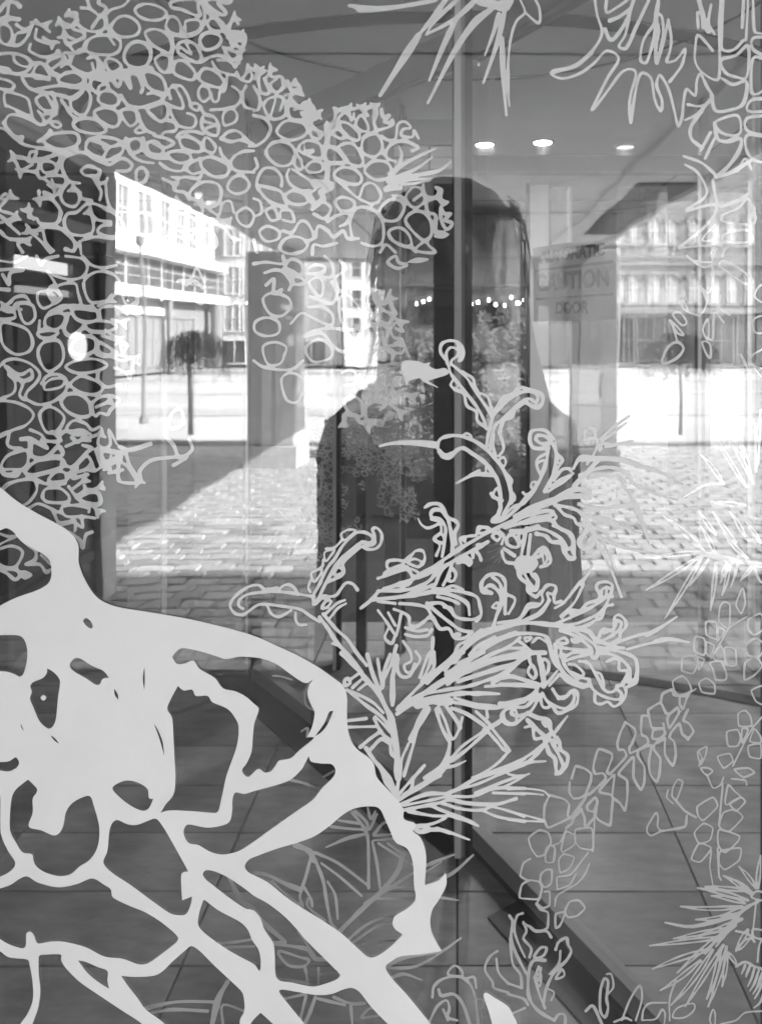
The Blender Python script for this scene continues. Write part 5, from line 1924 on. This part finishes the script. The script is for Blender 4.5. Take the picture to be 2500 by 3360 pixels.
DEC = {'cell': ('cell_network_decal', 'white lacy cell network drawing filling the upper left of the glass', .84),
 'sprig': ('sprig_decal', 'small tuft of white blades at the right tip of the cell network', .80),
 'topspray': ('spray_decal', 'bold white blades fanning down from the top centre of the glass', .80),
 'ragged': ('ragged_leaf_decal', 'ragged white outlined leaf fan hanging from the top right', .80),
 'ribcol': ('rib_column_decal', 'white rib cage like column of outlines down the upper right', .80),
 'ribedge': ('rib_column_decal', 'partial white rib column cut off by the right edge', .80),
 'curl': ('curled_fern_decal', 'white curled scalloped fern fronds across the middle of the glass', .65),
 'grass': ('grass_stem_decal', 'white branching grass stems rising from behind the bold branching shape', .65),
 'undergrass': ('lower_grass_decal', 'dimmer grass drawing showing through the holes of the bold branching shape', .58),
 'seacurl': ('sea_curl_decal', 'curly seaweed drawing along the bottom centre of the glass', .72),
 'vine': ('leaf_vine_decal', 'thin outlined leaf vine slanting down right of centre', .74),
 'vinelet': ('tendril_decal', 'small twisted tendril between the two leaf vines', .70),
 'vineright': ('leaf_vine_decal', 'thin outlined leaf vine beside the right edge above the lower burst', .74),
 'burst': ('starburst_decal', 'spiky white starburst flower at the lower right edge', .74),
 'midburst': ('starburst_decal', 'pale spiky burst at mid height by the right edge over the bright paving', .80)}
roots = {}; fields = []; cur = None
for line in (TR1+'\n'+TR2+'\n'+TR3).split('\n'):
    line = line.strip()
    if not line: continue
    if line[0] == '@':
        gname, part = line[1:].split('|'); fields.append((gname, part, Field())); fields[-1][2].k = 9.0 if gname == 'cell' else 3.2; continue
    if line in ORG: cur = line; continue
    tk = line.split(); kind = tk[0]; wd_ = float(tk[1])*SCL[cur]
    P, cor, cur2 = parse_pts(tk[2:], cur); fd = fields[-1][2]
    if kind == 'L': blade(fd, P, wd_)
    elif kind == 'Y':      # forked, knobbly antler tip
        a, b = P; u = (b-a)/np.linalg.norm(b-a); v = np.array([-u[1], u[0]]); l = drng.uniform(13, 20)
        fd.stroke(np.array([a-u*10, a, b]), np.array([5.5, 5, 6.5]))
        for sg_ in (-1, 1): fd.stroke(np.array([b-u*2, b+(u*drng.uniform(.2, .8)+v*sg_)*l*.55, b+(u*drng.uniform(.3, .9)+v*sg_*.9)*l]), np.array([6.5, 6.2, 4.2]))
    elif kind == 'f':
        S = spline(P, True, 4); ar = abs(np.sum(S[:, 0]*np.roll(S[:, 1], -1)-S[:, 1]*np.roll(S[:, 0], -1)))/2
        if fields[-1][0] == 'cell' and ar > 1100: S = np.vstack([S, S[:1]]); fd.stroke(S, 6.0*wob(len(S), .3))
        else: fd.fill(S)
    else:
        S = spline(P, kind == 'c', 4, None, .55 if fields[-1][0].startswith('vine') else 1.0)
        if fields[-1][0] in ('curl', 'grass'): wd_ *= .84
        if kind == 'c': S = np.vstack([S, S[:1]])
        r = np.full(len(S), wd_/2)*wob(len(S), .28)*.92
        if kind == 'T': r = wd_/2*(np.interp(np.linspace(0, 1, len(S)), [0, .25, 1], [.75, 1, .38]))*wob(len(S), .15)
        fd.stroke(S, r)
for i, (gname, part, fd) in enumerate(fields):
    nm, lab, alb = DEC[gname]
    if gname not in roots: roots[gname] = thing(nm, lab, 'decal')
    V, fc = fd.mesh()
    y = -.0002-.000011*i if gname in ('curl', 'grass') else .0085+.00006*i
    add_mesh(part, to_pane(V, y), fc, mat('frosted_vinyl_%d' % round(alb*100), alb, .6, .04, 10), roots[gname])
# the bold branching shape, on the outer face
def blob(outer, holes, y):
    cu = bpy.data.curves.new('c', 'CURVE'); cu.dimensions = '2D'; cu.fill_mode = 'BOTH'; cu.resolution_u = 1
    for P in [outer]+holes:
        s = cu.splines.new('POLY'); s.points.add(len(P)-1); s.use_cyclic_u = True
        for q, (a, b) in zip(s.points, P): q.co = (a/1000, -b/1000, 0, 1)
    o = bpy.data.objects.new('c', cu); COL.objects.link(o)
    me = bpy.data.meshes.new_from_object(o.evaluated_get(bpy.context.evaluated_depsgraph_get()))
    V = np.array([v.co[:] for v in me.vertices]); fc = [list(p.vertices) for p in me.polygons]
    bpy.data.objects.remove(o); V = np.c_[V[:, 0]*1000, -V[:, 1]*1000]
    return to_pane(V, y), fc
groups = []; mode = None
for line in BIG.split('\n'):
    line = line.strip()
    if not line: continue
    if line == 'OUT': mode = 'o'; continue
    if line == 'HOLE': mode = 'h'; continue
    P, cor, _ = parse_pts(line.split(), 'A'); S = spline(P, True, 6, cor)
    if mode == 'o': groups.append([S, []])
    else: groups[0][1].append(S)
bigd = thing('branching_decal', 'bold solid white branching shape with rounded holes covering the lower left', 'decal')
for i, (S, hs) in enumerate(groups):
    V, fc = blob(S, hs, -.0014-.00005*i)
    add_mesh(('main_shape', 'dot', 'strand')[i], V, fc, m_vinyl, bigd)

# the same drawings repeat, small and dim, on the inner screen
def repeat_on_screen(src, label, cx, cy, tx, ty, sc, D=3.34):
    r = roots[src]; t = thing('inner_screen_decal', label, 'decal', (0, 0, 0), 'drawings on the inner screen')
    px_, pz = sx(tx, D), sz(ty, D); ox, oz = sx(cx, DG), sz(cy, DG)
    for c in [c for c in bpy.data.objects if c.parent == r]:
        o = bpy.data.objects.new(c.name.split('.')[0], c.data); COL.objects.link(o); o.parent = t
        o.scale = (sc, 1, sc); o.location = (px_-ox*sc, D-DG-.001, pz-oz*sc)
repeat_on_screen('cell', 'faint small cell network drawing on the inner screen low beside the left post', 600, 800, 1180, 1560, 1.35)
repeat_on_screen('curl', 'faint small curled fern drawing on the inner screen left of the centre post', 1650, 1750, 1370, 1360, 1.5)
repeat_on_screen('midburst', 'faint small spiky burst on the inner screen left of the photographer', 2350, 1800, 985, 1720, 2.4)
repeat_on_screen('burst', 'faint small starburst on the inner screen right of the centre post', 2350, 3100, 1660, 1780, 1.6)
# ------------------------------------------------------------------ the photographer, seen only mirrored in the glass
pe = thing('person', 'photographer in a dark coat with long dark hair holding up a phone, mirrored', 'person', (-.02, -.95, 0))
def skin(name, J, E, m, parent, root=0, sub=2):
    me = bpy.data.meshes.new(name); me.from_pydata([j[:3] for j in J], E, []); o = bpy.data.objects.new(name, me); COL.objects.link(o)
    o.parent = parent; md = o.modifiers.new('s', 'SKIN'); md.use_smooth_shade = True
    for i, j in enumerate(J):
        v = me.skin_vertices[0].data[i]; r = j[3]; v.radius = r if isinstance(r, tuple) else (r, r); v.use_root = i == root
    sb = o.modifiers.new('u', 'SUBSURF'); sb.levels = sub; sb.render_levels = sub
    me.materials.append(m); return o
m_coat = mat('black_coat', .022, .85, .3, 30, .2); m_skin = mat('skin', .16, .6, .06, 20); m_hair = mat('dark_hair', .010, .5, .4, 60, stretch=(1, 1, .1)); m_jean = mat('dark_trousers', .02, .9)
J = [(0, 0, .95, .13), (0, 0, 1.10, .12), (0, 0, 1.28, .14), (0, 0, 1.42, .075), (0, .015, 1.50, .052), (0, .03, 1.58, .075), (0, .03, 1.68, .095), (0, .02, 1.755, .07)]
E = [(i, i+1) for i in range(7)]
for s in (-1, 1):
    k = len(J)
    J += [(s*.17, 0, 1.34, .06), (s*.208, .06, 1.12, .048), (s*.16, .19, 1.30, .038), (s*.075, .245, 1.45, .028)]
    E += [(2, k), (k, k+1), (k+1, k+2), (k+2, k+3)]
    k = len(J)
    J += [(s*.10, 0, .86, .085), (s*.11, .02, .49, .058), (s*.11, -.01, .10, .042), (s*.12, .11, .045, .038)]
    E += [(0, k), (k, k+1), (k+1, k+2), (k+2, k+3)]
body = skin('body', J, E, m_skin, pe)
# coat
def loft(rings, n=28, gap=None):
    b = MB()
    for (cx_, cy_, z, rx, ry) in rings:
        for j in range(n):
            a = 2*math.pi*j/n; f = 1+.02*math.sin(a*5+z*20); b.v.append((cx_+rx*math.cos(a)*f, cy_+ry*math.sin(a)*f, z))
    for i in range(len(rings)-1):
        for j in range(n):
            j2 = (j+1) % n
            if gap and gap(rings[i][2], 2*math.pi*(j+.5)/n): continue
            b.f.append((i*n+j, i*n+j2, (i+1)*n+j2, (i+1)*n+j))
    return b
loft([(0, 0, .45, .30, .20), (0, 0, .75, .292, .19), (0, 0, .98, .285, .175), (0, 0, 1.12, .28, .165), (0, 0, 1.25, .28, .16), (0, -.005, 1.31, .268, .145), (0, -.005, 1.355, .225, .125), (0, -.005, 1.39, .17, .105), (0, 0, 1.45, .11, .095), (0, 0, 1.50, .085, .085)]).build('coat', m_coat, pe, True)
for s in (-1, 1):
    MB().tube([(s*.06, 0, 1.335), (s*.14, 0, 1.325), (s*.19, .005, 1.28), (s*.205, .03, 1.20), (s*.208, .06, 1.12), (s*.18, .14, 1.2), (s*.13, .205, 1.36)], [.06, .08, .085, .075, .066, .058, .048], 14).build('sleeve', m_coat, pe, True)
    MB().tube([(s*.10, 0, .7), (s*.112, .02, .49), (s*.112, 0, .12)], [.1, .082, .07], 14).build('trouser_leg', m_jean, pe, True)
    sh = MB().tube([(s*.115, -.07, .05), (s*.117, .0, .055), (s*.12, .08, .05), (s*.122, .16, .035)], [.04, .05, .045, .03], 12).build('shoe', m_black, pe, True)
    # hand: palm and five fingers closed on the phone edge
    hx = s*.052
    P = [(s*.075, 0.245, 1.45, .026), (s*.066, 0.260, 1.475, (.016, .03)), (s*.058, 0.268, 1.505, (.014, .03))]
    Ed = [(0, 1), (1, 2)]
    for fi, (dz, ln) in enumerate(((.028, .9), (.009, 1), (-.01, .95), (-.028, .75))):
        k = len(P); P += [(s*.052, 0.278, 1.505+dz, .0085), (s*.044, 0.293, 1.508+dz, .008), (s*.044-s*.022*ln, 0.296, 1.51+dz, .007)]; Ed += [(2, k), (k, k+1), (k+1, k+2)]
    k = len(P); P += [(s*.05, 0.252, 1.50, .010), (s*.034, 0.260, 1.525, .009), (s*.022, 0.262, 1.545, .0075)]; Ed += [(1, k), (k, k+1), (k+1, k+2)]
    skin('hand', P, Ed, m_skin, body)
for s in (-1, 1):
    e = MB().disc((0, 0), .0, 0, 0, 3); 
    bm = bmesh.new(); bmesh.ops.create_uvsphere(bm, u_segments=14, v_segments=10, radius=.0125); me = bpy.data.meshes.new('eye'); bm.to_mesh(me); bm.free(); me.materials.append(mat('eye_white', .35, .2))
    o = bpy.data.objects.new('eye', me); COL.objects.link(o); o.parent = body; o.location = (s*.032, .112, 1.67)
    MB().tube([(s*.093, .03, 1.63), (s*.101, .02, 1.655), (s*.103, .012, 1.685), (s*.094, .02, 1.70)], [.008, .012, .012, .007], 8).build('ear', m_skin, body, True)
MB().tube([(0, .112, 1.685), (0, .128, 1.655), (0, .140, 1.635), (0, .118, 1.625)], [.008, .012, .015, .010], 10).build('nose', m_skin, body, True)
MB().tube([(-.025, .106, 1.592), (-.01, .115, 1.596), (.01, .115, 1.596), (.025, .106, 1.592)], [.004, .008, .008, .004], 8).build('mouth', mat('lips', .09, .5), body, True)
hr = [(0, -.01, 1.835, .015, .015), (0, -.01, 1.828, .06, .06), (0, -.01, 1.80, .105, .10), (0, -.01, 1.75, .138, .125), (0, -.01, 1.68, .150, .132), (0.01, -.02, 1.58, .155, .13), (.02, -.03, 1.48, .17, .125), (.03, -.03, 1.38, .19, .12), (.04, -.03, 1.30, .20, .12)]
loft(hr[::-1], 40, lambda z, a: z < 1.72 and abs(a-math.pi/2) < .75).build('hair', m_hair, body, True)
b = MB(); rg = random.Random(4)
for i in range(260):
    a = rg.uniform(-.6, math.pi+.6); z = rg.uniform(1.5, 1.8); r0 = .14; p = Vector((r0*math.cos(a), -.02+r0*.7*math.sin(a)-.03, z))
    if a > 1.0 and a < 2.1 and z < 1.74: continue
    o_ = Vector((math.cos(a), .3*math.sin(a), 0)); b.tube([tuple(p), tuple(p+o_*.025+Vector((0, 0, -.02))), tuple(p+o_*rg.uniform(.02, .05)+Vector((0, 0, -rg.uniform(.06, .14))))], [.0022, .0016, .0007], 5)
b.build('hair_wisps', m_hair, body)
ph = thing('phone', 'dark phone held up in front of the photographer, mirrored', 'phone', (0, -DG-.008, HC))
MB().box((-.037, -.004, -.10), (.037, .004, .05)).build('case', m_black, ph, bevel=.003)
MB().box((-.034, -.0052, -.097), (.034, -.0043, .047)).build('screen', mat('phone_screen', .02, .1, spec=.8), ph)
